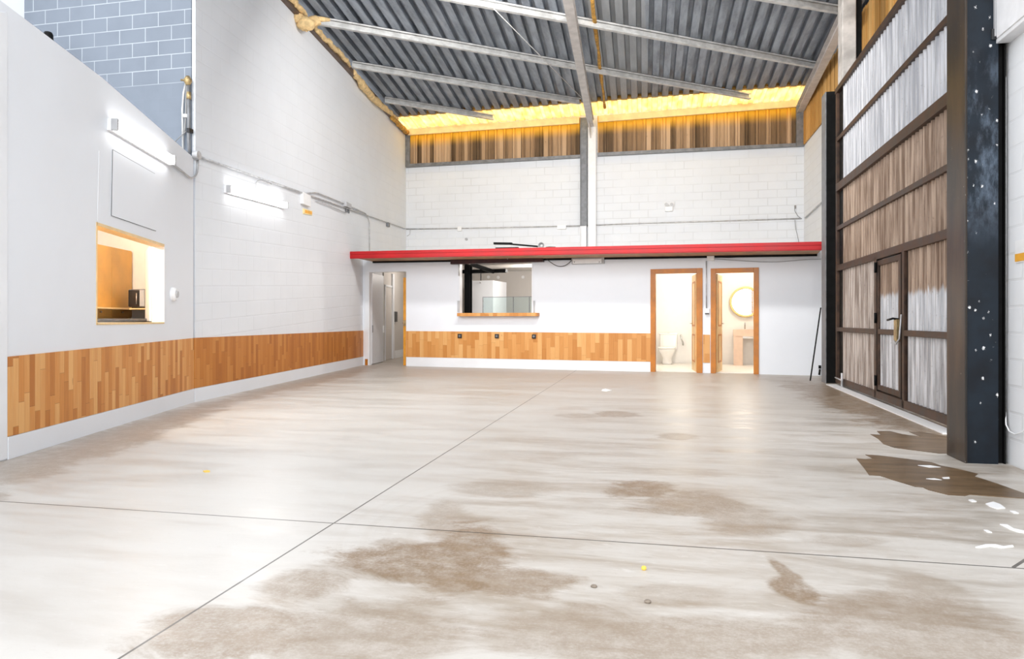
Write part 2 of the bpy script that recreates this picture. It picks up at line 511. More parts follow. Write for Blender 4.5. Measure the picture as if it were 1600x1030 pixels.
def floor_mat():
    t = NT('power_floated_concrete')
    p = t.pos()
    sp = t.sep(p)
    streak = t.noise(t.vmath('MULTIPLY', p, (.55, 2.6, 1)), 1.2, 7, .62, .8)
    fine = t.noise(t.vmath('MULTIPLY', p, (2.0, 7.0, 1)), 1.7, 6, .65)
    mott = t.noise(p, .42, 4, .55)
    speck = t.noise(p, 70, 4, .75)
    coarse = t.noise(t.vmath('MULTIPLY', p, (5, 16, 1)), 1.5, 6, .72, .4)
    c = t.mix(t.ramp(streak, .36, .63), (.37, .32, .265), (.545, .51, .465))
    c = t.mix(t.math('MULTIPLY', t.ramp(fine, .38, .66), .5), c, (.575, .545, .505))
    c = t.mix(t.ramp(coarse, .56, .74, 0, .45), c, (.33, .285, .24))
    c = t.mix(t.ramp(coarse, .44, .28, 0, .5), c, (.66, .64, .61))
    # the left half is paler
    pale = t.math('MULTIPLY', t.ramp(t.math('ADD', sp[0], t.math('MULTIPLY', t.math('SUBTRACT', mott, .5), 2.2)), -1.9, -.9, 1, 0), t.ramp(sp[1], 11.5, 7.5, 0, 1))
    c = t.mix(t.math('MULTIPLY', pale, .6), c, (.585, .565, .535))
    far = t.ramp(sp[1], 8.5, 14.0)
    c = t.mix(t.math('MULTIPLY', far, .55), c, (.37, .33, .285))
    # brown stains
    wob = t.noise(t.vmath('MULTIPLY', p, (1.3, 2.2, 1)), 1.1, 7, .68, .6)
    blobs = [  # photo x, y, half width, half height, strength
        (640, 872, 150, 34, .95), (725, 862, 70, 55, .9), (830, 912, 95, 26, .75), (470, 915, 80, 36, .7), (350, 985, 150, 45, .8),
        (560, 985, 220, 60, .55), (790, 765, 90, 16, .45), (700, 815, 50, 40, .5), (1005, 765, 55, 16, .95), (1075, 787, 95, 22, .7),
        (1160, 812, 85, 22, .55), (1220, 888, 16, 26, .8), (1245, 925, 34, 24, .9), (965, 646, 42, 5, .7), (1062, 682, 32, 6, .6), (900, 650, 40, 5, .45),
        (1100, 1000, 330, 45, .6), (1400, 985, 200, 60, .6), (900, 985, 200, 50, .5), (620, 850, 60, 10, .5), (1050, 930, 120, 20, .35), (1330, 845, 70, 7, .4), (1460, 930, 50, 30, .4), (1255, 595, 60, 8, .55)]
    acc = None
    def blob(cx, cy, rx, ry, rot, k):
        mp = t.n('ShaderNodeMapping', vector_type='TEXTURE')
        t.put(mp.inputs[0], p)
        mp.inputs[1].default_value = (cx, cy, 0)
        mp.inputs[2].default_value = (0, 0, rot)
        mp.inputs[3].default_value = (rx, ry, 1e6)
        d = t.math('ADD', t.vmath('LENGTH', mp.outputs[0]), t.math('MULTIPLY', t.math('SUBTRACT', wob, .5), 2.6))
        return t.ramp(d, .62, 1.12, k, 0)
    def add(o):
        nonlocal acc
        acc = o if acc is None else t.math('MAXIMUM', acc, o)
    for x, y, hw, hh, k in blobs:
        a, b = flo(x, y - hh), flo(x, y + hh)
        c0 = flo(x, y)
        d = (c0 - CAM).dot(FW)
        add(blob(c0.x, c0.y, hw * d / F_PX, max(.12, (a - b).length / 2), YAW, k))
    g = GP.P(2.4, 0, -.42)
    add(blob(g.x, g.y, .55, 3.6, 0.03, 1.0))
    add(blob(g.x + .12, g.y - 1.5, .40, 3.0, 0.03, 1.0))
    # dusty strips along the foot of the left walls
    for P_, u0, u1 in ((NP, -2, 4.0), (FP, 0, 8.0)):
        m = P_.P((u0 + u1) / 2, 0, -.35)
        add(blob(m.x, m.y, (u1 - u0) * .62, .42, math.atan2(P_.t.y, P_.t.x), .55))
    grit = t.math('MULTIPLY', t.ramp(t.noise(p, 9, 6, .75), .3, .6, .5, 1), t.ramp(speck, .32, .55, .65, 1))
    c = t.mix(t.math('MULTIPLY', t.math('MULTIPLY', acc, grit), .95), c, (.205, .130, .068))
    c = t.mix(t.ramp(speck, .60, .75, 0, .35), c, (.20, .165, .13))
    # arcs swept by a scrubbing machine
    ce = flo(960, 830)
    dd = t.vmath('LENGTH', t.vmath('SUBTRACT', p, (ce.x, ce.y, 0)))
    arcs = t.math('MULTIPLY', t.ramp(t.math('SINE', t.math('MULTIPLY', dd, 55.0)), .2, 1), t.math('MULTIPLY', t.ramp(dd, .4, .7), t.ramp(dd, 1.3, 1.6, 1, 0)))
    c = t.mix(t.math('MULTIPLY', arcs, .10), c, (.42, .36, .30))
    # saw cut joints
    def joint(a, b, w):
        d = (b - a).normalized()
        nn = V((-d.y, d.x, 0))
        dist = t.math('ABSOLUTE', t.math('SUBTRACT', t.vmath('DOT_PRODUCT', p, tuple(nn)), a.dot(nn)))
        return t.math('LESS_THAN', dist, w)
    j = t.math('MAXIMUM', joint(flo(185, 1030), flo(900, 579), .005), joint(flo(0, 783.5), flo(1582, 887.5), .006))
    j2 = t.math('MULTIPLY', joint(flo(870, 607), flo(1200, 616), .010), .35)
    rj = t.math('MULTIPLY', joint(flo(1582, 887.5), flo(1600, 876), .008), t.math('GREATER_THAN', sp[0], flo(1582, 887).x))
    j = t.math('MAXIMUM', t.math('MAXIMUM', j, j2), rj)
    c = t.mix(t.math('MULTIPLY', j, .85), c, (.05, .042, .035))
    t.bump(t.math('SUBTRACT', t.math('MULTIPLY', fine, .25), j), .25, .004)
    ro = t.ramp(t.math('ADD', streak, t.math('MULTIPLY', t.math('SUBTRACT', fine, .5), .6)), .3, .75, .30, .50)
    return t.fin(c, ro, 0, .4)
M['floor'] = floor_mat()


# ------------------------------------------------------------------ mesh helpers
class MB:
    def __init__(s):
        s.v, s.f, s.smooth = [], [], False

    def add(s, vs, fs):
        k = len(s.v)
        s.v += [V(p) for p in vs]
        s.f += [tuple(i + k for i in f) for f in fs]
        return s

    def hexa(s, lo, hi):
        """two quads (lists of four corners), joined into a closed six sided solid"""
        return s.add(list(lo) + list(hi), [(3, 2, 1, 0), (4, 5, 6, 7), (0, 1, 5, 4), (1, 2, 6, 5), (2, 3, 7, 6), (3, 0, 4, 7)])

    def box(s, a, b):
        x0, y0, z0 = a
        x1, y1, z1 = b
        return s.hexa([(x0, y0, z0), (x1, y0, z0), (x1, y1, z0), (x0, y1, z0)], [(x0, y0, z1), (x1, y0, z1), (x1, y1, z1), (x0, y1, z1)])

    def obox(s, c, ax, ay, az):
        c = V(c)
        q = [c - ax - ay, c + ax - ay, c + ax + ay, c - ax + ay]
        return s.hexa([p - az for p in q], [p + az for p in q])

    def wall(s, P, u0, u1, z0, z1, w0, w1):
        return s.hexa([P.P(u0, z0, w0), P.P(u1, z0, w0), P.P(u1, z0, w1), P.P(u0, z0, w1)], [P.P(u0, z1, w0), P.P(u1, z1, w0), P.P(u1, z1, w1), P.P(u0, z1, w1)])

    def px(s, P, pts, w0, w1):
        """four sided plate on wall plane P whose corners were measured in the photograph"""
        uv = [P.uv(*q) for q in pts]
        return s.hexa([P.P(u, z, w0) for u, z in uv], [P.P(u, z, w1) for u, z in uv])

    def rect(s, P, x0, y0, x1, y1, w0, w1):
        """upright rectangle between two photo corners, level in the world"""
        xm = (x0 + x1) / 2
        u0, u1 = P.u(x0, w0), P.u(x1, w0)
        za, zb = P.uv(xm, y0, w0)[1], P.uv(xm, y1, w0)[1]
        return s.wall(P, u0, u1, min(za, zb), max(za, zb), w0, w1)

    def poly(s, P, outer, holes, w0, w1):
        """plate with holes in wall coordinates (u, z)"""
        pts, edges = [], []
        for lp in [outer] + holes:
            k = len(pts)
            pts += [V(q) for q in lp]
            edges += [(k + i, k + (i + 1) % len(lp)) for i in range(len(lp))]
        vs, es, fs, *_ = delaunay_2d_cdt(pts, edges, [], 2 if holes else 1, 1e-6)

        def inside(c, lp):
            r = False
            for i in range(len(lp)):
                a, b = lp[i], lp[i - 1]
                if (a[1] > c.y) != (b[1] > c.y) and c.x < (b[0] - a[0]) * (c.y - a[1]) / (b[1] - a[1]) + a[0]:
                    r = not r
            return r
        keep = []
        for f in fs:
            c = sum((vs[i] for i in f), V((0, 0))) / len(f)
            if inside(c, outer) and not any(inside(c, h) for h in holes):
                keep.append(f)
        n = len(vs)
        V3 = [P.P(q.x, q.y, w0) for q in vs] + [P.P(q.x, q.y, w1) for q in vs]
        F = [tuple(f) for f in keep] + [tuple(i + n for i in reversed(f)) for f in keep]
        cnt = {}
        for f in keep:
            for i in range(len(f)):
                a, b = f[i], f[(i + 1) % len(f)]
                cnt.setdefault((min(a, b), max(a, b)), []).append((a, b))
        for e, l in cnt.items():
            if len(l) == 1:
                a, b = l[0]
                F.append((b, a, a + n, b + n))
        return s.add(V3, F)

    def tube(s, pts, r, seg=10, closed=False):
        pts = [V(p) for p in pts]
        rs = r if isinstance(r, (list, tuple)) else [r] * len(pts)
        k = len(s.v)
        ref = None
        n = len(pts)
        for i, p in enumerate(pts):
            if closed:
                d = (pts[(i + 1) % n] - pts[i - 1]).normalized()
            else:
                d = (pts[min(i + 1, n - 1)] - pts[max(i - 1, 0)]).normalized()
            if ref is None:
                ref = d.orthogonal().normalized()
            ref = (ref - d * ref.dot(d)).normalized()
            bi = d.cross(ref)
            for j in range(seg):
                a = 2 * math.pi * j / seg
                s.v.append(p + (ref * math.cos(a) + bi * math.sin(a)) * rs[i])
        for i in range(n if closed else n - 1):
            i2 = (i + 1) % n
            for j in range(seg):
                j2 = (j + 1) % seg
                s.f.append((k + i * seg + j, k + i * seg + j2, k + i2 * seg + j2, k + i2 * seg + j))
        if not closed:
            s.f.append(tuple(k + j for j in reversed(range(seg))))
            s.f.append(tuple(k + (n - 1) * seg + j for j in range(seg)))
        s.smooth = True
        return s

    def rings(s, rings, cap=True):
        """loft through rings of equal point count"""
        k = len(s.v)
        n = len(rings[0])
        for rg in rings:
            s.v += [V(p) for p in rg]
        for i in range(len(rings) - 1):
            for j in range(n):
                j2 = (j + 1) % n
                s.f.append((k + i * n + j, k + i * n + j2, k + (i + 1) * n + j2, k + (i + 1) * n + j))
        if cap:
            s.f.append(tuple(k + j for j in reversed(range(n))))
            s.f.append(tuple(k + (len(rings) - 1) * n + j for j in range(n)))
        return s

    def disc(s, c, ax, ay, az, r, h, seg=24):
        """short cylinder: centre of its back face, in-plane axes, axis"""
        c = V(c)
        return s.rings([[c + (ax * math.cos(2 * math.pi * j / seg) + ay * math.sin(2 * math.pi * j / seg)) * r + az * q for j in range(seg)] for q in (0, h)])


def kids_base(parent):
    b = V((0, 0, 0))
    while parent:
        b = b + parent.location
        parent = parent.parent
    return b


def obj(name, mb, mat, parent=None, bevel=0.0, smooth=None, loc=None):
    vs = mb.v
    if parent is not None:
        base = kids_base(parent)
    elif loc is not None:
        base = V(loc)
    else:
        xs, ys, zs = zip(*vs)
        base = V(((min(xs) + max(xs)) / 2, (min(ys) + max(ys)) / 2, min(zs)))
    me = bpy.data.meshes.new(name)
    me.from_pydata([v - base for v in vs], [], mb.f)
    bm = bmesh.new()
    bm.from_mesh(me)
    bmesh.ops.recalc_face_normals(bm, faces=bm.faces)
    bm.to_mesh(me)
    bm.free()
    me.materials.append(M[mat] if isinstance(mat, str) else mat)
    o = bpy.data.objects.new(name, me)
    COL.objects.link(o)
    if parent is not None:
        o.parent = parent
    else:
        o.location = base
    if smooth is None:
        smooth = mb.smooth
    if smooth:
        for p in me.polygons:
            p.use_smooth = len(p.vertices) == 4
    if bevel:
        b = o.modifiers.new('bevel', 'BEVEL')
        b.width = bevel
        b.segments = 2
        b.limit_method = 'ANGLE'
    return o


def tag(o, label, cat, group=None):
    o['label'] = label
    o['category'] = cat
    if group:
        o['group'] = group
    return o


def thing(name, label, cat, loc, group=None):
    o = bpy.data.objects.new(name, None)
    o.empty_display_size = .2
    COL.objects.link(o)
    o.location = loc
    return tag(o, label, cat, group)


def struct(name, mb, mat, label, cat, parent=None, bevel=0.0, smooth=None):
    o = obj(name, mb, mat, parent, bevel, smooth)
    o['kind'] = 'structure'
    if parent is None:
        tag(o, label, cat)
    return o


def lerp(a, b, t):
    return a + (b - a) * t


# ------------------------------------------------------------------ the setting
# floor
m = MB()
m.box((-14, -6, -.12), (8, 24, 0))
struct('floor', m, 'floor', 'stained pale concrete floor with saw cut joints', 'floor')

# left front wall, with the kitchen opening
uC = NP.u(302)
win = [NP.uv(*q) for q in ((150, 347), (150, 508), (257, 506), (257, 382))]
outer = [(-5.0, 0), (uC, 0), NP.uv(302, 246), NP.uv(159, 121), NP.uv(0, 0), (-5.0, 3.70)]
m = MB()
m.poly(NP, outer, [win], 0, .12)
struct('wall_left_front', m, 'white_board', 'smooth white partition wall with a slanted top on the left', 'wall')
m = MB()
m.px(NP, ((-60, 10), (9.4, 20), (9.4, 717), (-60, 739)), -.012, .0)
struct('trim_white_panel', m, 'white_trim', 'narrow white wall panel at the left edge of the wood panelling', 'trim', bevel=.004)
m = MB()
m.px(NP, ((9.7, 557.8), (301.6, 528.4), (301.6, 607.2), (9.7, 682.8)), -.012, 0)
struct('trim_wood_panelling_front', m, 'wainscot_left', 'orange wood strip panelling low on the left front wall', 'panelling')
m = MB()
m.px(NP, ((9.7, 683.4), (301.8, 607.6), (301.8, 629), (9.7, 718.7)), -.016, 0)
struct('baseboard_left_front', m, 'white_board', 'white baseboard band under the panelling of the left front wall', 'baseboard', bevel=.003)
m = MB()
a, b = NP.uv(152.5, 345), NP.uv(155, 236)
m.poly(NP, [(a[0] - .006, a[1]), (a[0] + .006, a[1]), (b[0] + .006, b[1]), (b[0] - .006, b[1])], [], -.003, 0)
struct('trim_wall_seam', m, 'white_trim', 'thin vertical seam in the white wall left of the wall lamp', 'trim')

# left rear wall
z0, z1 = FP.uv(636, 213), FP.uv(440, 0)
uB = FP.u(634.5)
sl = (z0[1] - z1[1]) / (z0[0] - z1[0])
zf = lambda u: z1[1] + sl * (u - z1[0])
m = MB()
m.poly(FP, [(.085, 0), (uB, 0), (uB, zf(uB)), (.085, zf(.085))], [], 0, .2)
struct('wall_left_rear', m, 'block_left', 'tall white painted block wall on the left', 'wall')
m = MB()
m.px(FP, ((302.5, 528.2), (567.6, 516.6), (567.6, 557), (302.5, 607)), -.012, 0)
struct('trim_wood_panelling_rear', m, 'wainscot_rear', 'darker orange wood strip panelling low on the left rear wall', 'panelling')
m = MB()
m.px(FP, ((303, 607.4), (567.6, 557.4), (567.6, 570.6), (303, 629)), -.016, 0)
struct('baseboard_left_rear', m, 'white_board', 'white baseboard band under the panelling of the left rear wall', 'baseboard', bevel=.003)

# grey wall high on the left and the white one beside it
xl = GWP.at(38, 40).x
m = MB()
m.box((xl - .2, YG, 0), (-6.15, YG + .2, 8.2))
struct('wall_grey_upper', m, 'block_grey', 'grey painted block wall high up behind the white partition', 'wall')
m = MB()
m.box((xl - .2, 3.0, 0), (xl, YG, 8.2))
struct('wall_white_upper', m, 'white_plaster', 'white wall in the top left corner beside the grey blocks', 'wall')

# tall back wall and its boards
uL, uR = BP.u(634.5), XR
m = MB()
m.wall(BP, uL - .3, uR + .3, 0, 7.25, 0, .2)
struct('wall_back', m, 'block_back', 'tall white painted block wall at the back', 'wall')


def boards(P, x0, y0b, x1, y1b, ytop0, ytop1, pitch, name, mat, label):
    m = MB()
    ua, za = P.uv(x0, y0b)
    ub, zb = P.uv(x1, y1b)
    ta, tb = P.uv(x0, ytop0)[1], P.uv(x1, ytop1)[1]
    n = int((ub - ua) / pitch)
    for i in range(n):
        a, b = i / n, (i + 1) / n
        for f0, f1, d in ((a, a + .62 / n, -.05), (a + .70 / n, a + .92 / n, -.075)):
            m.hexa([P.P(lerp(ua, ub, q), lerp(za, zb, q), w) for q, w in ((f0, d), (f1, d), (f1, 0), (f0, 0))],
                   [P.P(lerp(ua, ub, q), lerp(ta, tb, q), w) for q, w in ((f0, d), (f1, d), (f1, 0), (f0, 0))])
    m.hexa([P.P(q, z, w) for q, z, w in ((ua, za, -.03), (ub, zb, -.03), (ub, zb, 0), (ua, za, 0))],
           [P.P(q, z, w) for q, z, w in ((ua, ta, -.03), (ub, tb, -.03), (ub, tb, 0), (ua, ta, 0))])
    return struct(name, m, mat, label, 'boards')


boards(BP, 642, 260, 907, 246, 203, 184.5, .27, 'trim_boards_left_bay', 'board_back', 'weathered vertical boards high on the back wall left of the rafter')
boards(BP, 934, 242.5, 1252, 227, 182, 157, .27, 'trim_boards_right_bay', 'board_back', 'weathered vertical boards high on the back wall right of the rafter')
m = MB()
m.px(BP, ((636, 257.5), (908, 243), (908, 247.5), (636, 262.5)), -.11, 0)
struct('trim_sill_left_bay', m, 'grey_steel', 'grey metal flashing under the boards left of the rafter', 'trim')
m = MB()
m.px(BP, ((934, 240), (1256, 224.5), (1256, 229.5), (934, 245)), -.11, 0)
struct('trim_sill_right_bay', m, 'grey_steel', 'grey metal flashing under the boards right of the rafter', 'trim')
m = MB()
m.px(BP, ((635.5, 207), (642, 206), (642, 260), (635.5, 262)), -.10, 0)
struct('trim_corner_flashing', m, 'grey_steel', 'upright grey flashing in the back left corner beside the boards', 'trim')

# right wall beyond the gate
m = MB()
m.box((XR, 9.0, 0), (XR + .2, YB, 5.87))
struct('wall_right', m, 'block_right', 'white block wall on the right between back wall and gate', 'wall')
m = MB()
n = 54
for i in range(n):
    y0 = 9.2 + i * .205
    if y0 > YB - .2:
        break
    d = .03 + .014 * (i % 2)
    m.box((XR - d, y0, 5.87), (XR + .1, y0 + .185, 7.06))
m.box((XR - .012, 9.2, 5.87), (XR + .1, YB - .05, 7.06))
struct('trim_boards_side', m, 'board_right', 'warm orange vertical boards above the right wall and gate', 'boards')

# right wall next to the camera
m = MB()
m.box((XN, -1.5, 0), (XN + .3, 6.30, 6.2))
struct('wall_right_front', m, 'block_near', 'white painted block wall at the right edge', 'wall')

# low rooms at the back: front wall with its openings
zT = 2.56
uD0, uD1 = DP.u(567), 3.83 / DP.t.x - DP.o.x / DP.t.x
uD1 = (XR - DP.o.x) / DP.t.x


def hole(x0, y0, x1, y1):
    xm = (x0 + x1) / 2
    za, zb = DP.uv(xm, y0)[1], DP.uv(xm, y1)[1]
    a, b = DP.u(x0), DP.u(x1)
    lo, hi = max(.0, min(za, zb)), max(za, zb)
    return [(a, lo), (a, hi), (b, hi), (b, lo)]


hd = hole(576, 424, 634.5, 600)
hs = hole(717, 406, 833, 490)
h1 = hole(1022.5, 424, 1091.5, 600)
h2 = hole(1116, 424, 1179.5, 600)
m = MB()
outer = [(uD0, 0)]
for h in (hd, h1, h2):
    outer += [h[0], h[1], h[2], h[3]]
outer += [(uD1, 0), (uD1, zT), (uD0, zT)]
m.poly(DP, outer, [hs], 0, .12)
struct('wall_back_low', m, 'white_board', 'white front wall of the low rooms under the red canopy', 'wall')
u634, u1017 = DP.u(635.5), DP.u(1017)
zt, zb_ = DP.uv(800, 518.6)[1], DP.uv(800, 561)[1]
m = MB()
m.px(DP, ((635, 517.4), (1016.5, 521), (1016.5, 565.4), (635, 557.8)), -.012, 0)
struct('trim_wood_panelling_back', m, 'wainscot_back', 'pale orange wood strip panelling low on the back wall', 'panelling')
m = MB()
m.px(DP, ((1098.5, 523), (1109.5, 523.2), (1109.5, 567), (1098.5, 566.8)), -.012, 0)
struct('trim_wood_panelling_piece', m, 'wainscot_back', 'small piece of wood panelling between the two restroom doors', 'panelling')
m = MB()
m.px(DP, ((635, 558.2), (1016.5, 565.8), (1016.5, 581.3), (635, 572.2)), -.016, 0)
struct('baseboard_back', m, 'white_trim', 'white baseboard band under the back wall panelling', 'baseboard', bevel=.003)

# roof deck over the low rooms, in world coordinates
m = MB()
pa, pb = DP.P(uD0 - .12, 0), DP.P(uD1 - .02, 0)
m.hexa([V((pa.x + .05, pa.y + .05, zT)), V((pb.x - .02, pb.y + .05, zT)), V((XR - .02, YB - .02, zT)), V((-7.62, YB - .02, zT))],
       [V((pa.x + .05, pa.y + .05, zT + .08)), V((pb.x - .02, pb.y + .05, zT + .08)), V((XR - .02, YB - .02, zT + .08)), V((-7.62, YB - .02, zT + .08))])
struct('ceiling_low_rooms', m, 'warm_white', 'flat ceiling over the low rooms behind the white front wall', 'ceiling')

# partitions inside the low rooms
def partition(name, pts, mat, label, z1=zT - .01, z0=0.0, th=.06):
    m = MB()
    for a, b in zip(pts[:-1], pts[1:]):
        d = (b - a).normalized()
        nn = V((-d.y, d.x, 0)) * th
        m.hexa([a + UP * z0, b + UP * z0, b + nn + UP * z0, a + nn + UP * z0], [a + UP * z1, b + UP * z1, b + nn + UP * z1, a + nn + UP * z1])
    return struct(name, m, mat, label, 'wall')


def dpt(u, w):
    p = DP.P(u, 0, w)
    return V((p.x, p.y, 0))


yb = YB - .07
def to_back(u, w0=.14):
    a = dpt(u, w0)
    b = V((a.x + DP.n.x * 0.0, yb, 0))
    return [a, b]


partition('wall_corridor_right', to_back(DP.u(640) + .10), 'greige', 'greige partition right of the corridor')
partition('wall_corridor_end', [V((-7.6, YB - .06, 0)), V((-5.3, YB - .06, 0))], 'greige', 'greige end wall of the corridor', th=.04)
partition('wall_serving_back', [V((-5.25, YB - .10, 0)), V((-1.0, YB - .10, 0))], 'greige', 'greige back wall of the serving room', th=.04)
RW = 2.95                                     # depth of the restrooms
uA, uM, uZ = DP.u(1012), DP.u(1104), DP.u(1196)
for nm, u, lab in (('wall_restroom_left', uA, 'white side wall left of the toilet'), ('wall_restroom_middle', uM - .03, 'white wall between toilet and washroom'), ('wall_restroom_right', uZ + .5, 'white side wall right of the washroom')):
    partition(nm, [dpt(u - (.6 if 'left' in nm else 0), .13), dpt(u - (.6 if 'left' in nm else 0), RW)], 'warm_white', lab)
partition('wall_restroom_back', [dpt(uA - .65, RW + .07), dpt(uZ + .55, RW + .07)], 'warm_white', 'bright white back wall of the restrooms')
m = MB()
m.hexa([dpt(uA - .6, .13) + UP * .001, dpt(uZ + .5, .13) + UP * .001, dpt(uZ + .5, RW) + UP * .001, dpt(uA - .6, RW) + UP * .001],
       [dpt(uA - .6, .13) + UP * .012, dpt(uZ + .5, .13) + UP * .012, dpt(uZ + .5, RW) + UP * .012, dpt(uA - .6, RW) + UP * .012])
struct('floor_restroom', m, 'cream', 'cream tiled floor of the restrooms', 'floor')

# kitchen behind the left opening
kA = V((-7.03, YG - .012, 0))
kd = NP.t
kB = kA - kd * 4.2
m = MB()
zc = 2.42
q = [NP.P(uC - .02, 0, .13), NP.P(uC - 3.6, 0, .13), kB + V((-.6, .2, 0)), V((-8.2, YG - .01, 0))]
m.hexa([p + UP * zc for p in q], [p + UP * (zc + .08) for p in q])
struct('ceiling_kitchen', m, 'warm_white', 'white ceiling of the kitchen behind the left opening', 'ceiling')
m = MB()
m.box((-8.2, YG - .03, 0), (-6.25, YG - .004, zc))
struct('wall_kitchen_end', m, 'warm_white', 'white end wall of the kitchen', 'wall')
kn = NP.n
m = MB()
a, b = kA - kd * .0 + kn * .62, kB + kn * .62
m.hexa([a, b, b + kn * .08, a + kn * .08], [p + UP * zc for p in (a, b, b + kn * .08, a + kn * .08)])
struct('wall_kitchen_back', m, 'warm_white', 'white back wall of the kitchen', 'wall')
m = MB()
a = NP.P(uC - 3.55, 0, .14)
m.hexa([a, kB + kn * .6, kB + kn * .6 - kd * .06, a - kd * .06], [p + UP * zc for p in (a, kB + kn * .6, kB + kn * .6 - kd * .06, a - kd * .06)])
struct('wall_kitchen_near', m, 'warm_white', 'white near wall of the kitchen', 'wall')

# ------------------------------------------------------------------ roof sheets (their ribs open out slightly towards the back)
pv = ray(1005, 640)
PV = CAM + pv * ((ROOF.o.z - EYE) / pv.z)


def roof_sheets(y_near, y_far, dz0, step, name, mat, label, x_l, x_r, rib=.11):
    m = MB()
    ang = lambda x, y: math.atan2(x - PV.x, y - PV.y)
    a0, a1 = ang(x_l, 19.0), ang(x_r, 19.0)
    da = .27 / 66.0
    prof = ((0, 0), (.58, 0), (.63, rib), (.95, rib))     # pan, then the rib rising away
    cols = []
    k0 = math.floor(a0 / da)
    k1 = math.ceil(a1 / da)
    for k in range(k0, k1 + 1):
        for q, h in prof:
            cols.append(((k + q) * da, h))
    ys = [lerp(y_near, y_far, i / step) for i in range(step + 1)]
    nv = []
    for y in ys:
        for a, h in cols:
            x = PV.x + math.tan(a) * (y - PV.y)
            nv.append(V((x, y, ROOF.z(x, y) + h + dz0)))
    nc = len(cols)
    fs = []
    for i in range(step):
        for j in range(nc - 1):
            fs.append((i * nc + j, i * nc + j + 1, (i + 1) * nc + j + 1, (i + 1) * nc + j))
    m.add(nv, fs)
    o = struct(name, m, mat, label, 'roof')
    so = o.modifiers.new('thickness', 'SOLIDIFY')
    so.thickness = .006
    so.offset = 1
    return o


YE = YB - 1.25
roof_sheets(3.6, YE, 0, 1, 'ceiling', 'roof', 'ribbed blue grey metal roof sheets seen from below', -7.75, 4.3)
roof_sheets(YE - .05, YB + .1, -.012, 1, 'ceiling_eave_sheets', 'eave', 'glowing yellowed translucent roof strip along the back eave', -7.75, 4.3, .03)

# brown foam closer that plugs the ribs where the metal meets the translucent strip
m = MB()
za_, zb2 = ROOF.z(-7.7, YE), ROOF.z(4.2, YE)
m.hexa([V((-7.7, YE - .01, za_ + .004)), V((4.2, YE - .01, zb2 + .004)), V((4.2, YE + .02, zb2 + .004)), V((-7.7, YE + .02, za_ + .004))],
       [V((-7.7, YE - .01, za_ + .125)), V((4.2, YE - .01, zb2 + .125)), V((4.2, YE + .02, zb2 + .125)), V((-7.7, YE + .02, za_ + .125))])
struct('trim_rib_closer', m, 'foam_dark', 'brown foam closer along the edge of the glowing roof strip', 'trim')

# ------------------------------------------------------------------ purlins, rafters, posts
def c_beam(a, b, w, h, t=.012, lip=.03):
    """C section beam whose underside runs from a to b"""
    m = MB()
    d = (b - a).normalized()
    sd = V((d.y, -d.x, 0)).normalized()          # towards the camera
    if sd.dot(CAM - a) < 0:
        sd = -sd
    def bar(s0, s1, h0, h1):
        q = lambda p: [p + sd * s0 + UP * h0, p + sd * s1 + UP * h0, p + sd * s1 + UP * h1, p + sd * s0 + UP * h1]
        m.hexa(q(a), q(b))
    bar(0, t, 0, h)
    bar(t, w, 0, t)
    bar(t, w, h - t, h)
    bar(w, w + t, 0, lip)
    bar(w, w + t, h - lip, h)
    return m


PUR = [((601, 161), (770, 188), 'short pale steel purlin nearest the back left corner'),
       ((550, 107), (905, 163.5), 'pale steel purlin ending at the foot of the middle rafter'),
       ((489, 38.5), (1170, 156), 'long pale steel purlin running from the foam lump to the glowing eave'),
       ((640, -8), (1281, 109.5), 'long pale steel purlin that ends halfway down the right rafter'),
       ((1080, -16), (1313, 23.5), 'pale steel purlin in the top right corner beside the concrete post')]
for p, q, lab in PUR:
    a, b = ROOF.at(*p, -.16), ROOF.at(*q, -.16)
    a.z = ROOF.z(a.x, a.y) - .16
    o = obj('steel_purlin', c_beam(a, b, .07, .15), 'pale_steel')
    tag(o, lab, 'roof beam', 'steel purlins under the roof')


def i_beam(a, b, w, h, t=.014):
    m = MB()
    d = (b - a).normalized()
    sd = V((d.y, -d.x, 0)).normalized()
    def bar(s0, s1, h0, h1):
        q = lambda p: [p + sd * s0 + UP * h0, p + sd * s1 + UP * h0, p + sd * s1 + UP * h1, p + sd * s0 + UP * h1]
        m.hexa(q(a), q(b))
    bar(-w / 2, w / 2, 0, t)
    bar(-w / 2, w / 2, h - t, h)
    bar(-t / 2, t / 2, t, h - t)
    return m


a, b = ROOF.at(884.5, -12, -.40), ROOF.at(924, 203, -.40)
a.z = ROOF.z(a.x, a.y) - .40
b = a + (b - a) * ((YB - .12 - a.y) / (b.y - a.y))
r = thing('roof_rafter', 'pale grey steel rafter in the middle with a white post below', 'rafter', (b.x, b.y, 2.7))
obj('beam', i_beam(a, b, .17, .235), 'rafter_steel', r)
m = MB()
mx_ = BP.at(925, 300, -.2).x
for dx0, dx1, y0, y1 in ((-.11, .11, -.21, -.19), (-.11, .11, -.03, -.01), (-.01, .01, -.19, -.03)):
    m.box((mx_ + dx0, YB + y0, 2.66), (mx_ + dx1, YB + y1, b.z))
obj('post', m, 'white_steel', r)
m = MB()
m.hexa([b + V((-.012, -.05, 0)), b + V((.012, -.05, 0)), b + V((.012, -.05, -.35)), b + V((-.012, -.05, -.35))],
       [b + V((-.012, -.75, 0)), b + V((.012, -.75, 0)), b + V((.012, -.7, -.02)), b + V((-.012, -.7, -.02))])
obj('haunch_plate', m, 'rafter_steel', r)

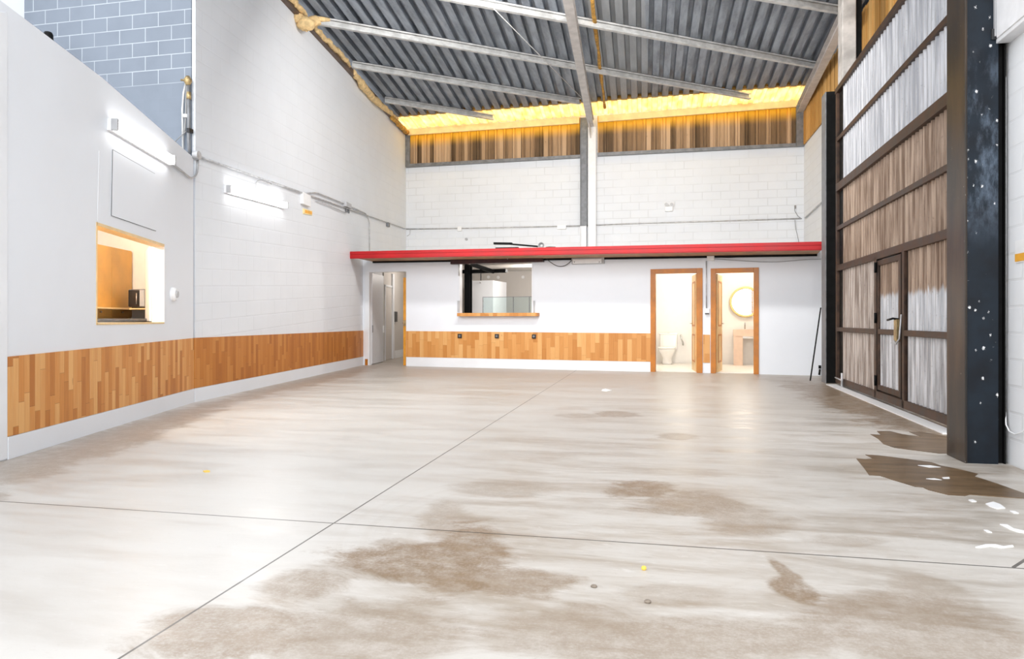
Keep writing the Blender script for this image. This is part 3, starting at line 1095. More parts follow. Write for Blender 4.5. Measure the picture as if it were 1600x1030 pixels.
a, b = ROOF.at(1324, 26, -.40), ROOF.at(1270, 172, -.40)
b = a + (b - a) * ((YB - .10 - a.y) / (b.y - a.y))
b.x = min(b.x, XR - .12)
r = thing('roof_rafter', 'pale grey steel rafter along the right wall with a grey stub post', 'rafter', (b.x, b.y, 5.83))
obj('beam', i_beam(a, b, .17, .235), 'rafter_steel', r)
m = MB()
m.box((b.x - .10, YB - .17, 5.84), (b.x + .10, YB - .06, b.z + .2))
obj('post', m, 'grey_steel', r)

# dark post against the back wall, white below the pipe
x0, x1 = BP.at(906.5, 300, -.15).x, BP.at(917, 300, -.15).x
zj = BP.at(911, 354).z
r = thing('wall_post', 'dark grey steel post left of the white rafter post', 'post', ((x0 + x1) / 2, YB - .08, 2.66))
m = MB()
m.box((x0, YB - .15, zj), (x0 + .015, YB - .005, 6.98)).box((x1 - .015, YB - .15, zj), (x1, YB - .005, 6.98)).box((x0 + .015, YB - .10, zj), (x1 - .015, YB - .085, 6.98))
obj('upper_length', m, 'grey_steel', r)
m = MB()
m.box((x0, YB - .15, 2.66), (x0 + .015, YB - .005, zj)).box((x1 - .03, YB - .15, 2.66), (x1 - .015, YB - .005, zj)).box((x0 + .015, YB - .10, 2.66), (x1 - .015, YB - .085, zj))
o = obj('lower_length', m, 'white_steel', r)
o['label'] = 'white painted lower length'

# timber along the eave
m = MB()
for (xa, ya), (xb, yb2) in (((637, 203), (905, 184)), ((935, 182), (1262, 156))):
    p, q = BP.uv(xa, ya, -.13), BP.uv(xb, yb2, -.13)
    mm = MB()
    mm.hexa([BP.P(p[0], p[1] - .16, w) for w in (-.13, -.065)] + [BP.P(q[0], q[1] - .16, w) for w in (-.065, -.13)],
            [BP.P(p[0], p[1] + .02, w) for w in (-.13, -.065)] + [BP.P(q[0], q[1] + .02, w) for w in (-.065, -.13)])
    o = obj('eave_batten', mm, 'pale_timber')
    tag(o, 'pale timber batten along the glowing eave ' + ('left' if xa < 800 else 'right') + ' of the middle rafter', 'batten', 'eave battens')

# thin diagonal tie rod
m = MB()
m.tube([ROOF.at(772, 14, -.18), ROOF.at(914, 158, -.26)], .009, 8)
o = obj('tie_rod', m, 'pale_steel')
tag(o, 'thin diagonal tie rod crossing under the roof left of the middle rafter', 'rod')

# edge angle along the top of the left wall
m = MB()
u0, u1 = FP.u(400), FP.u(634)
m.hexa([FP.P(u0, zf(u0) - .02, -.09), FP.P(u1, zf(u1) - .02, -.09), FP.P(u1, zf(u1) - .02, .15), FP.P(u0, zf(u0) - .02, .15)],
       [FP.P(u0, zf(u0) + .10, -.09), FP.P(u1, zf(u1) + .10, -.09), FP.P(u1, zf(u1) + .10, .15), FP.P(u0, zf(u0) + .10, .15)])
struct('trim_wall_edge', m, simple('brown_edge_angle', (.13, .085, .06), .5, .2, var=.5, scale=3), 'brown steel edge angle along the top of the left wall', 'trim')


def foam(path, rad, label, mat='foam', dz=-.12, seg=10, sub=7, flat=1.0):
    m = MB()
    pts, rs = [], []
    P3 = [FP.at(x, y, -.10) for x, y in path]
    for i in range(len(P3) - 1):
        for k in range(sub):
            t = k / sub
            p = P3[i].lerp(P3[i + 1], t)
            pts.append(p + V((random.uniform(-.02, .02), random.uniform(-.02, .02), random.uniform(-.015, .015))))
            rs.append(lerp(rad[i], rad[i + 1], t) * random.uniform(.82, 1.18))
    pts.append(P3[-1])
    rs.append(rad[-1])
    m.tube(pts, rs, seg)
    for v in m.v:
        v += V((random.uniform(-1, 1), random.uniform(-1, 1), random.uniform(-1, 1))) * .010
    o = obj('foam_seal', m, mat)
    return tag(o, label, 'foam', 'sprayed foam along the roof edge')


foam([(450, -8), (464, 8), (477, 24)], [.055, .06, .05], 'strip of sprayed foam above the big foam lump at the roof edge')
foam([(492, 45), (515, 68), (535, 88), (547, 104)], [.05, .05, .055, .03], 'straight strip of sprayed foam below the big foam lump')
foam([(553, 112), (566, 133), (585, 155), (602, 170), (621, 186)], [.05, .09, .08, .075, .035], 'thick bowed strip of sprayed foam between the two lowest purlins')
foam([(612, 184), (624, 195), (636, 207)], [.05, .06, .07], 'last strip of dark foam in the back left roof corner', 'foam_dark')
m = MB()
c = FP.at(478, 37, -.16)
for off, rr, sq in ((V((0, 0, 0)), .17, (1, 1, .75)), (V((.12, .10, .08)), .12, (1, 1, .8)), (V((-.10, -.1, .07)), .11, (1, .9, .8))):
    n1, n2 = 10, 14
    rings = []
    for i in range(1, n1):
        th_ = math.pi * i / n1
        rings.append([c + off + V((math.sin(th_) * math.cos(2 * math.pi * j / n2) * sq[0], math.sin(th_) * math.sin(2 * math.pi * j / n2) * sq[1], math.cos(th_) * sq[2])) * rr * random.uniform(.85, 1.12) for j in range(n2)])
    m.rings(rings)
m.tube([c + V((.1, .06, .1)), c + V((.22, .16, .13)), c + V((.36, .24, .14))], [.045, .05, .03], 8)
o = obj('foam_seal', m, 'foam', smooth=True)
tag(o, 'big lump of sprayed foam where a purlin meets the left wall', 'foam', 'sprayed foam along the roof edge')
m = MB()
pts = [ROOF.at(lerp(924, 945, t) + random.uniform(-.8, .8), lerp(-10, 168, t), -.02) for t in [i / 16 for i in range(17)]]
m.tube(pts, [random.uniform(.025, .05) for _ in pts], 8)
o = obj('foam_strip', m, 'foam_dark')
tag(o, 'thin orange foam strip along a roof joint right of the middle rafter', 'foam')

# concrete post above the gate
c = V((3.22, 13.05, 0))
d0 = (V((3.22, 12.7, 0)) - CAM).dot(FW)
pL, pR = Plane(V((3.0, 12.75, 0)), V((4, 12.75, 0))).at(1313, 80), Plane(V((3.0, 12.75, 0)), V((4, 12.75, 0))).at(1338, 80)
m = MB()
m.box((pL.x + .03, 12.75, 0), (pR.x, 13.05, 7.02))
o = obj('concrete_post', m, 'concrete_post', bevel=.015)
tag(o, 'weathered grey concrete post rising behind the top of the gate', 'post')
m = MB()
m.box((pR.x + .005, 12.8, 5.0), (pR.x + .10, 12.95, 7.02))  # dark upright strip at the right edge of the post
o = obj('boards_edge_strip', m, 'black_steel')
tag(o, 'dark upright strip between the concrete post and the orange boards', 'bar')

# ------------------------------------------------------------------ gate
zr = lambda p, q: (GP.at(*p).z + GP.at(*q).z) / 2
Z_MID = zr((1314.4, 514), (1483.8, 525.6))
Z_HEAD = zr((1315.4, 416.7), (1443.9, 380))
Z_R3 = zr((1315.7, 355.3), (1487, 260.2))
Z_R4 = zr((1315.7, 292), (1487.8, 149.5))
Z_R5 = zr((1317.7, 213.6), (1488.5, 21.4))
Z_TOP = zr((1315.7, 136.7), (1419.8, 0))
g0, g1 = GP.u(1309.5), GP.u(1509)
gp = GP.P((g0 + g1) / 2, 0, 0)
gate = thing('metal_gate', 'tall brown framed gate of corrugated metal sheets with a small door', 'gate', (gp.x, gp.y, 0))
ZB = .035


def gbar(name, u0, u1, z0, z1, w0=-.04, w1=.04, mat='brown_frame', parent=None):
    return obj(name, MB().wall(GP, u0, u1, z0, z1, w0, w1), mat, parent or gate, bevel=.004)


def corr(name, u0, u1, z0, z1, mat, parent=None, w=.012):
    m = MB()
    pitch = .125
    n = max(8, int((u1 - u0) / pitch * 8))
    vs = []
    for z in (z0, z1):
        for i in range(n + 1):
            u = lerp(u0, u1, i / n)
            s = math.sin(2 * math.pi * u / pitch)
            vs.append(GP.P(u, z, w + .040 * max(-.6, min(.6, s * 1.4))))
    m.add(vs, [(i, i + 1, n + 2 + i, n + 1 + i) for i in range(n)])
    o = obj(name, m, mat, parent or gate)
    so = o.modifiers.new('thickness', 'SOLIDIFY')
    so.thickness = .004
    return o


dj0, dj1 = GP.u(1376), GP.u(1413)
gbar('frame_post', g0, g0 + .10, ZB, Z_TOP)
gbar('frame_post', g1 - .08, g1, ZB, Z_TOP + .03)
gbar('frame_post', dj0 - .16, dj0 - .06, ZB, Z_HEAD)
gbar('frame_post', dj1 + .03, dj1 + .12, ZB, Z_HEAD)
gbar('frame_rail', g0 + .10, g1 - .08, ZB, ZB + .10)
gbar('frame_rail', g0 + .10, g1 - .08, Z_HEAD - .05, Z_HEAD + .05)
gbar('frame_rail', g0 + .10, g1 - .08, Z_R3 - .035, Z_R3 + .035)
gbar('frame_rail', g0 + .10, g1 - .08, Z_R4 - .075, Z_R4 + .055, -.06)
gbar('frame_rail', g0 + .10, g1 - .08, Z_R5 - .035, Z_R5 + .035)
gbar('frame_rail', g0, g1, Z_TOP, Z_TOP + .09, -.05)
gbar('middle_rail', g0 + .10, dj0 - .16, Z_MID - .035, Z_MID + .035)
gbar('middle_rail', dj1 + .12, g1 - .08, Z_MID - .035, Z_MID + .035)
gbar('jamb_strip', dj0 - .06, dj0 - .045, ZB + .1, Z_HEAD - .05, -.035, .03, 'black_steel')
gbar('jamb_strip', dj1 + .02, dj1 + .03, ZB + .1, Z_HEAD - .05, -.046, .03, 'black_steel')
gbar('jamb_strip', dj1 + .12, dj1 + .21, ZB + .1, Z_MID - .035, -.005, .03, 'black_steel')
gbar('jamb_strip', dj1 + .12, dj1 + .21, Z_MID + .035, Z_HEAD - .05, -.005, .03, 'black_steel')
gbar('jamb_strip', g0 + .10, g0 + .36, ZB + .1, Z_HEAD, .0, .03, 'black_steel')
gbar('jamb_strip', g0 + .10, g0 + .36, Z_HEAD + .05, Z_TOP, .0, .03, 'black_steel')
s0 = g0 + .36
corr('cladding_panel', s0, g1 - .08, Z_R5, Z_TOP, 'sheet_white')
corr('cladding_panel', s0, g1 - .08, Z_R4, Z_R5, 'sheet_white')
corr('cladding_panel', s0, g1 - .08, Z_R3, Z_R4, 'sheet_tan')
corr('cladding_panel', s0, g1 - .08, Z_HEAD, Z_R3, 'sheet_tan')
corr('cladding_panel', s0, dj0 - .10, Z_MID, Z_HEAD, 'sheet_lowtan')
corr('cladding_panel', s0, dj0 - .10, ZB + .05, Z_MID, 'sheet_lowtan')
corr('cladding_panel', dj1 + .10, g1 - .08, Z_MID, Z_HEAD, 'sheet_mix')
corr('cladding_panel', dj1 + .10, g1 - .08, ZB + .05, Z_MID, 'sheet_low')
# the small door in the gate is a part with its own pieces
wd = obj('wicket_door', MB().wall(GP, dj0 - .05, dj0 + .0, ZB + .12, Z_HEAD - .07, -.03, .035).wall(GP, dj1 - .075, dj1 + .02, ZB + .12, Z_HEAD - .07, -.045, .035)
         .wall(GP, dj0, dj1 - .075, ZB + .12, ZB + .19, -.03, .035).wall(GP, dj0, dj1 - .075, Z_HEAD - .14, Z_HEAD - .07, -.03, .035).wall(GP, dj0, dj1 - .075, Z_MID - .035, Z_MID + .035, -.03, .035),
         'brown_frame', gate, bevel=.004)
corr('door_panel', dj0 + .005, dj1 - .08, Z_MID + .035, Z_HEAD - .14, 'sheet_mix', wd)
corr('door_panel', dj0 + .005, dj1 - .08, ZB + .19, Z_MID - .035, 'sheet_low', wd)
lz = GP.at(1407, 512).z
obj('lock_box', MB().wall(GP, dj1 - .12, dj1 - .02, lz - .17, lz + .10, -.085, -.045), 'brass', wd, bevel=.006)
lv = GP.at(1405, 499).z
obj('handle', MB().tube([GP.P(dj1 - .06, lv, -.05), GP.P(dj1 - .06, lv + .01, -.11), GP.P(dj1 - .26, lv - .01, -.115)], .013, 8), 'black_steel', wd)
obj('latch_bar', MB().tube([GP.P(dj1 - .08, lz - .16, -.09), GP.P(dj1 + .02, lz - .20, -.10), GP.P(dj1 + .09, lz - .13, -.08), GP.P(dj1 + .09, lz + .16, -.06)], .010, 8), 'galv_pipe', wd)
for zh in (GP.at(1372, 497).z, GP.at(1372, 594).z, Z_HEAD - .16):
    obj('hinge', MB().tube([GP.P(dj0 - .055, zh - .07, -.05), GP.P(dj0 - .055, zh + .07, -.05)], .018, 8), 'black_steel', wd)
# floor bolt at the gate's far corner
fb = GP.P(g0 + .5, 0, -.10)
m = MB()
m.tube([GP.P(g0 + .12, .13, -.07), GP.P(g0 + .62, .12, -.07)], .012, 8).tube([GP.P(g0 + .60, .01, -.07), GP.P(g0 + .60, .24, -.07)], .018, 8)
obj('floor_bolt', m, 'galv_pipe', gate)

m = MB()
m.wall(GP, g0 + .05, g1, 0, .012, -.20, -.045)  # pale strip stands in for bright light at the gate's foot
struct('light_strip_gate_foot', m, 'paper', 'white strip standing in for bright light along the foot of the gate', 'light_strip')

# bright concrete outside, seen only as a thin line under the gate
m = MB()
m.box((8.0, -6, -.14), (16, 24, -.02))
struct('floor_outside', m, 'cream', 'pale paving outside the gate', 'ground')

# ------------------------------------------------------------------ steel columns
r = thing('steel_column', 'black steel column between the red canopy and the gate', 'column', (2.905, 13.15, 0), 'steel columns')
zc_ = 5.06
m = MB()
m.box((2.80, 13.0, 0), (2.814, 13.3, zc_))
o = obj('flange', m, 'grey_steel', r)
o['label'] = 'grey side flange'
m = MB()
m.box((2.814, 13.10, 0), (2.996, 13.115, zc_)).box((2.814, 13.0, 0), (2.996, 13.012, zc_))
obj('web', m, 'black_steel', r)
m = MB()
m.box((2.996, 13.0, 0), (3.01, 13.3, zc_))
obj('flange', m, 'black_steel', r)

r = thing('steel_column', 'big scuffed navy blue steel column beside the right edge', 'column', (2.425, 6.14, 0), 'steel columns')
m = MB()
m.box((2.300, 5.975, 0), (2.515, 6.02, 6.4))
obj('front_plate', m, 'navy', r)
m = MB()
m.box((2.283, 5.965, 0), (2.300, 6.315, 6.4))
obj('side_plate', m, 'brown_side', r, bevel=.003)
m = MB()
m.box((2.515, 6.03, 0), (2.575, 6.05, 6.4)).box((2.515, 6.02, 0), (2.520, 6.3, 6.4)).box((2.565, 5.995, 0), (2.575, 6.03, 6.4))
obj('flange', m, 'black_steel', r)

# ------------------------------------------------------------------ red canopy
cz = lambda x, y: CP.at(x, y).z
cu0, cu1 = CP.u(547), CP.u(1284.5)
zl0, zl1 = cz(547, 404.3), cz(547, 393.2)
zr0, zr1 = cz(1284.5, 391), cz(1284.5, 377.6)
cpt = CP.P((cu0 + cu1) / 2, 0)
can = thing('red_canopy', 'long red canopy across the front of the low white rooms', 'canopy', (cpt.x, cpt.y, zr0))
m = MB()
zz_ = lambda u, a, b: lerp(a, b, (u - cu0) / (cu1 - cu0))
for k0, k1, w0, w1 in ((0, .10, -.0, .03), (.10, .52, -.012, .03), (.52, .62, .0, .03), (.62, 1.0, -.012, .03)):
    m.hexa([CP.P(cu0, lerp(zl0, zl1, k0), w0), CP.P(cu1, lerp(zr0, zr1, k0), w0), CP.P(cu1, lerp(zr0, zr1, k0), w1), CP.P(cu0, lerp(zl0, zl1, k0), w1)],
           [CP.P(cu0, lerp(zl0, zl1, k1), w0), CP.P(cu1, lerp(zr0, zr1, k1), w0), CP.P(cu1, lerp(zr0, zr1, k1), w1), CP.P(cu0, lerp(zl0, zl1, k1), w1)])
obj('fascia', m, 'red', can)
dw = (DP.o - CP.o).dot(CP.n) - .004
m = MB()
sl_, sr_ = zl0 + .0, zr0 + .0
m.hexa([CP.P(cu0 + .12, sl_ + .012, .03), CP.P(cu1, sr_ + .012, .03), CP.P(cu1, sr_ + .012, dw), CP.P(cu0 + .02, sl_ + .012, dw)],
       [CP.P(cu0 + .12, sl_ + .05, .03), CP.P(cu1, sr_ + .05, .03), CP.P(cu1, sr_ + .05, dw), CP.P(cu0 + .02, sl_ + .05, dw)])
obj('soffit', m, 'soffit', can)
m = MB()
m.hexa([CP.P(cu0 + .06, sl_ - .03, dw - .05), CP.P(cu1, sr_ - .03, dw - .05), CP.P(cu1, sr_ - .03, dw), CP.P(cu0 + .06, sl_ - .03, dw)],
       [CP.P(cu0 + .06, sl_ + .015, dw - .05), CP.P(cu1, sr_ + .015, dw - .05), CP.P(cu1, sr_ + .015, dw), CP.P(cu0 + .06, sl_ + .015, dw)])
obj('wall_bearer', m, 'black_steel', can)
m = MB()
m.hexa([CP.P(cu0 + .12, zl1 - .03, .03), CP.P(cu1, zr1 - .03, .03), CP.P(cu1, zr1 - .03, dw + .06), CP.P(cu0 + .02, zl1 - .03, dw + .06)],
       [CP.P(cu0 + .12, zl1 - .005, .03), CP.P(cu1, zr1 - .005, .03), CP.P(cu1, zr1 - .005, dw + .06), CP.P(cu0 + .02, zl1 - .005, dw + .06)])
obj('top_deck', m, 'grey_steel', can)
ctop = lambda x: lerp(zl1, zr1, (CP.u(x) - cu0) / (cu1 - cu0))

# things lying on the canopy
def on_canopy(x, dz, w=.12):
    return CP.P(CP.u(x, w), ctop(x) + dz, w)


def slat(pts, w, th, name, mat, label, cat, group=None):
    m = MB()
    for (a, b) in zip(pts[:-1], pts[1:]):
        m.hexa([a - CP.n * w, b - CP.n * w, b + CP.n * w, a + CP.n * w], [p + UP * th for p in (a - CP.n * w, b - CP.n * w, b + CP.n * w, a + CP.n * w)])
    o = obj(name, m, mat)
    return tag(o, label, cat, group)


slat([on_canopy(772, .10), on_canopy(800, .085)], .04, .045, 'dark_board', 'black_steel', 'upper left dark board lying on the red canopy', 'board', 'dark boards on the canopy')
slat([on_canopy(797, .085), on_canopy(840, .022)], .04, .03, 'dark_board', 'black_steel', 'dark board on the canopy sloping down to the cable coil', 'board', 'dark boards on the canopy')
slat([on_canopy(775, .0), on_canopy(810, .0)], .04, .03, 'dark_board', 'black_steel', 'short dark board lying flat on the canopy under the sloping boards', 'board', 'dark boards on the canopy')
c = on_canopy(845.5, .06)
m = MB()
for k, rr in enumerate((.058, .05, .042, .034)):
    m.tube([c + CP.n * (.012 * k) + (CP.t * math.cos(a) + UP * math.sin(a)) * rr for a in [2 * math.pi * i / 20 for i in range(20)]], .008, 6, closed=True)
o = obj('cable_coil', m, 'cable_grey')
tag(o, 'small grey coil of cable on top of the red canopy', 'cable')
m = MB()
m.tube([on_canopy(853, .012), on_canopy(858, .02), on_canopy(868, .012)], .012, 8)
o = obj('cable_end', m, 'cable_black')
tag(o, 'short dark cable end on the canopy right of the coil', 'cable')

# ------------------------------------------------------------------ doorways
def door_frame(idx, x0, x1, yt, inner0, inner1, inner_t, label):
    p = dpt((DP.u(x0) + DP.u(x1)) / 2, .05)
    e = bpy.data.objects.new('door_%d' % idx, None)
    COL.objects.link(e)
    e.location = p
    e['kind'] = 'structure'
    tag(e, label, 'door')
    za, zi = DP.uv((x0 + x1) / 2, yt)[1], DP.uv((x0 + x1) / 2, inner_t)[1]
    ux0, ux1, ui0, ui1 = DP.u(x0), DP.u(x1), DP.u(inner0), DP.u(inner1)
    m = MB()
    m.wall(DP, ux0, ui0, 0, za, -.025, .0).wall(DP, ui1, ux1, 0, za, -.025, .0).wall(DP, ui0, ui1, zi, za, -.025, .0)
    m.wall(DP, ui0 - .03, ui0, 0, zi + .03, .0, .13).wall(DP, ui1, ui1 + .03, 0, zi + .03, 0, .13).wall(DP, ui0 - .03, ui1 + .03, zi, zi + .03, 0, .13)
    f = obj('frame', m, 'door_wood', e, bevel=.004)
    f['kind'] = 'structure'
    return e, ui0, ui1, zi


def door_leaf(e, hinge_u, sgn, zi, width, ang, cat='leaf'):
    """leaf swung into the room from its hinge"""
    h = dpt(hinge_u, .13)
    d = (DP.t * (sgn * math.cos(ang)) + DP.n * math.sin(ang)).normalized()
    nn = V((-d.y, d.x, 0))
    ax, ay = d * (width / 2), nn * .02
    c = h + d * (width / 2) + UP * (zi / 2)
    lf = obj('leaf', MB().obox(c, ax, ay, UP * (zi / 2 - .012)), 'door_wood_light', e, bevel=.003)
    for s in (-1, 1):
        for z0_, z1_ in ((.22, .78), (.98, 1.9)):
            m = MB()
            cc = h + d * (width / 2) + nn * (s * .021) + UP * ((z0_ + z1_) / 2)
            fx = width / 2 - .11
            for sx in (-1, 1):
                m.obox(cc + d * (sx * fx), d * .018, nn * .006, UP * ((z1_ - z0_) / 2))
            for sz in (-1, 1):
                m.obox(cc + UP * (sz * ((z1_ - z0_) / 2)), d * fx, nn * .006, UP * .018)
            obj('moulding', m, 'door_wood', lf)
        c2 = h + d * (width - .07) + UP * 1.02
        obj('handle', MB().tube([c2 + nn * (s * .02), c2 + nn * (s * .065), c2 + nn * (s * .065) - d * .11], .009, 8), 'chrome', lf)
    return lf


d1, a0_, a1_, zi_ = door_frame(2, 1016.5, 1097.8, 420, 1024, 1088.5, 427, 'orange wood door frame of the toilet room with its door swung inwards')
door_leaf(d1, a1_ - .01, -1, zi_, .74, math.radians(80))
toilet_u = (a0_ + a1_) / 2
d2, b0_, b1_, zj_ = door_frame(3, 1110.5, 1185.7, 419, 1118.5, 1177.5, 426, 'orange wood door frame of the washroom with its door swung inwards')
door_leaf(d2, b0_ + .01, 1, zj_, .68, math.radians(84))

# corridor doorway
e = bpy.data.objects.new('door_1', None)
COL.objects.link(e)
e.location = dpt((hd[0][0] + hd[2][0]) / 2, .06)
e['kind'] = 'structure'
tag(e, 'open corridor doorway at the back left with a white door and an orange door edge', 'door')
u0, u1, zh = hd[0][0], hd[2][0], hd[1][1]
f = obj('frame', MB().wall(DP, u0 - .09, u0, 0, zh, -.012, .0).wall(DP, u0, u0 + .015, 0, zh, 0, .12).wall(DP, u0, u1, zh - .015, zh, 0, .12), 'white_trim', e)
f['kind'] = 'structure'
obj('corner_block', MB().wall(DP, u0 - .085, u0 - .015, .0, DP.uv(573, 561)[1], -.03, -.012), 'door_wood', e, bevel=.003)
aL = dpt(u0 + .02, .13)
rr_ = ray(599.5, HORIZON)
far = CAM + rr_ * 18.25
far.z = 0
dl = (far - aL).normalized()
nl = V((-dl.y, dl.x, 0))
Ll = (far - aL).length
lf = obj('white_leaf', MB().obox(aL + dl * (Ll / 2) + UP * (zh / 2) + nl * .02, dl * (Ll / 2), nl * .02, UP * (zh / 2 - .02)), 'bluewhite', e, bevel=.003)
obj('latch', MB().obox(aL + dl * .03 - nl * .006 + UP * .88, dl * .008, nl * .006, UP * .09), 'black_plastic', lf)
obj('lock', MB().obox(aL + dl * (Ll - .05) - nl * .012 + UP * .86, dl * .03, nl * .012, UP * .09), 'white_plastic', lf)
h = dpt(u1 - .045, .02)
zo_ = DP.uv(632, 433)[1]
lf = obj('orange_leaf', MB().obox(h + DP.n * .42 + UP * (zo_ / 2), DP.n * .42, DP.t * .04, UP * (zo_ / 2 - .012)), 'leaf_orange', e, bevel=.003)
zl_ = DP.uv(632, 505)[1]
obj('lock_plate', MB().obox(h - DP.n * .004 + UP * zl_, DP.n * .004, DP.t * .03, UP * .07), 'brass', lf)
obj('handle', MB().tube([h + DP.n * .06 - DP.t * .04 + UP * zl_, h + DP.n * .06 - DP.t * .085 + UP * zl_, h + DP.n * .17 - DP.t * .085 + UP * zl_], .009, 8), 'chrome', lf)

# corridor end: closed grey door and the black switch box
uD_ = FP.u(571)
m = MB().wall(FP, FP.u(598), uB - .05, 0, zT - .01, -.03, -.005)
struct('wall_corridor_left', m, 'greige', 'greige lining on the left wall of the corridor', 'wall')
CLP = Plane(FP.P(0, 0, -.03), FP.P(1, 0, -.03))
EB = CLP
o = thing('door_4', 'closed greyish door on the left side of the corridor', 'door', EB.at(607, HORIZON))
o.location.z = 0
o['kind'] = 'structure'
ua, ub = EB.u(600.5), EB.u(613.5)
zt_ = EB.uv(607, 446)[1]
obj('frame', MB().wall(EB, ua, ua + .05, 0, zt_, -.03, 0).wall(EB, ub - .05, ub, 0, zt_, -.03, 0).wall(EB, ua, ub, zt_ - .05, zt_, -.03, 0), 'white_trim', o)
obj('leaf', MB().wall(EB, ua + .05, ub - .05, .01, zt_ - .05, -.012, 0), 'greige', o)
m = MB()
m.rect(EB, 614, 428, 616.4, 560, -.05, 0)
struct('trim_corridor_corner', m, 'white_trim', 'white upright strip on the corridor wall beside the grey door', 'trim')
m = MB()
m.wall(EB, EB.u(616.8), EB.u(632), 0, .22, -.015, 0)
struct('baseboard_corridor', m, 'white_trim', 'pale baseboard on the corridor wall behind the orange door', 'baseboard')
m = MB()
m.rect(EB, 616.8, 487, 621.2, 503, -.06, 0)
tag(obj('switch_box', m, 'black_plastic', bevel=.006), 'small black box on the corridor wall', 'switch')

# housings for the added fill lights (out of the picture, over the middle of the hall)
for k, (bx, by) in enumerate(FILLS):
    c = V((bx, by, FILL_Z))
    fl_ = thing('fill_light', 'square fill lamp added under the hall roof above the picture', 'lamp', c, 'added fill lamps under the hall roof')
    ax_ = V((1, 0, 0))
    nz = V((0, math.sin(FILL_TILT), -math.cos(FILL_TILT)))
    ay_ = nz.cross(ax_)
    obj('fill_light_housing', MB().obox(c - nz * .05, ax_ * .32, ay_ * .25, nz * .05), 'grey_steel', fl_, bevel=.01)
    obj('fill_light_bracket', MB().tube([c - nz * .08, V((bx, by - .02, ROOF.z(bx, by) - .01))], .02, 8), 'grey_steel', fl_)

# ------------------------------------------------------------------ kitchen opening on the left
e = bpy.data.objects.new('window_1', None)
COL.objects.link(e)
wu = [q[0] for q in win]
e.location = NP.P((wu[0] + wu[2]) / 2, win[1][1], .05)
e['kind'] = 'structure'
tag(e, 'square kitchen opening in the left wall with pale wood edges', 'window')


def lining(i, j, w0, w1, th):
    (ua, za), (ub, zb) = win[i], win[j]
    m = MB()
    cu, cz_ = sum(q[0] for q in win) / 4, sum(q[1] for q in win) / 4
    d = V((ub - ua, zb - za))
    nrm = V((-d.y, d.x)).normalized()
    if nrm.dot(V((cu - ua, cz_ - za))) < 0:
        nrm = -nrm
    A = [(ua, za), (ub, zb), (ub + nrm.x * th, zb + nrm.y * th), (ua + nrm.x * th, za + nrm.y * th)]
    return m.hexa([NP.P(u, z, w0) for u, z in A], [NP.P(u, z, w1) for u, z in A])


for nm, i, j, th, mt in (('head', 0, 3, .03, 'shelf_wood'), ('sill', 1, 2, .02, 'shelf_wood'), ('jamb', 2, 3, .018, 'white_trim'), ('jamb', 0, 1, .018, 'shelf_wood')):
    o = obj(nm, lining(i, j, -.006, .14, th), mt, e)
    o['kind'] = 'structure'
# shutter folded back inside the opening
hs_ = NP.P(win[2][0] - .03, 0, .15)
tgt = CAM + ray(228.5, HORIZON) * ((hs_ - CAM).dot(FW) + .52)
dv = V((tgt.x - hs_.x, tgt.y - hs_.y, 0))
dvn = dv.normalized()
zs0, zs1 = win[2][1] + .03, win[3][1] - .03
o = obj('shutter', MB().obox(hs_ + dv / 2 + UP * ((zs0 + zs1) / 2), dv / 2, V((-dvn.y, dvn.x, 0)) * .012, UP * ((zs1 - zs0) / 2)), 'warm_white', e, bevel=.003)
obj('hinge', MB().tube([hs_ + UP * (zs1 - .02) - dvn * -.10, hs_ + UP * (zs1 - .02) + dvn * .22], .012, 8), 'black_steel', o)

# kitchen furniture
KP = Plane(kA - kd * 3.5, kA)
kc = thing('kitchen_cabinet', 'tall orange plywood kitchen cabinet seen through the left opening', 'cabinet', kA - kd * 1.8 + kn * .3)
z_c = KP.at(200, 391).z
obj('carcass', MB().wall(KP, 0.05, 3.48, 0, z_c, .02, .58), 'cab_wood', kc)
for i in range(6):
    dr = obj('door', MB().wall(KP, 3.46 - (i + 1) * .55, 3.46 - i * .55 - .006, 1.14, z_c - .01, 0, .02), 'cab_wood', kc, bevel=.002)
    obj('knob', MB().disc(KP.P(3.46 - i * .55 - .30, 1.20, 0), KP.t, UP, -KP.n, .013, .02, 12), 'chrome', dr)
SP = Plane(V((-9, YG - .40, 0)), V((-6, YG - .40, 0)))     # upright plane across the kitchen
zsh = SP.at(215, 481.5).z
m = MB()
p0, p1 = kA - kd * 3.0 - kn * .16, kA - kd * .12 - kn * .16
m.hexa([p0 + UP * (zsh - .02), p1 + UP * (zsh - .02), p1 + kn * .155 + UP * (zsh - .02), p0 + kn * .155 + UP * (zsh - .02)], [p0 + UP * zsh, p1 + UP * zsh, p1 + kn * .155 + UP * zsh, p0 + kn * .155 + UP * zsh])
m.box((kA.x + .02, YG - .42, zsh - .02), (-6.42, YG - .03, zsh))
tag(obj('wall_shelf', m, 'shelf_wood', bevel=.002), 'pale plywood shelf under the microwave in the kitchen', 'shelf')
x0, x1 = SP.at(200.5, 465).x, SP.at(227, 465).x
z1_ = SP.at(214, 452).z
mo = thing('microwave_oven', 'small dark microwave oven on the kitchen shelf', 'microwave', ((x0 + x1) / 2, YG - .22, zsh))
obj('body', MB().box((x0, YG - .395, zsh + .012), (x1, YG - .04, z1_)), 'grey_steel', mo, bevel=.006)
xd = lerp(x0, x1, .66)
obj('door', MB().box((x0 + .01, YG - .412, zsh + .022), (xd, YG - .395, z1_ - .012)), 'black_plastic', mo, bevel=.003)
obj('control_panel', MB().box((xd + .006, YG - .408, zsh + .022), (x1 - .008, YG - .395, z1_ - .012)), 'grey_plastic', mo, bevel=.003)
obj('handle', MB().tube([V((xd - .02, YG - .43, zsh + .05)), V((xd - .02, YG - .43, z1_ - .05))], .008, 8), 'chrome', mo)
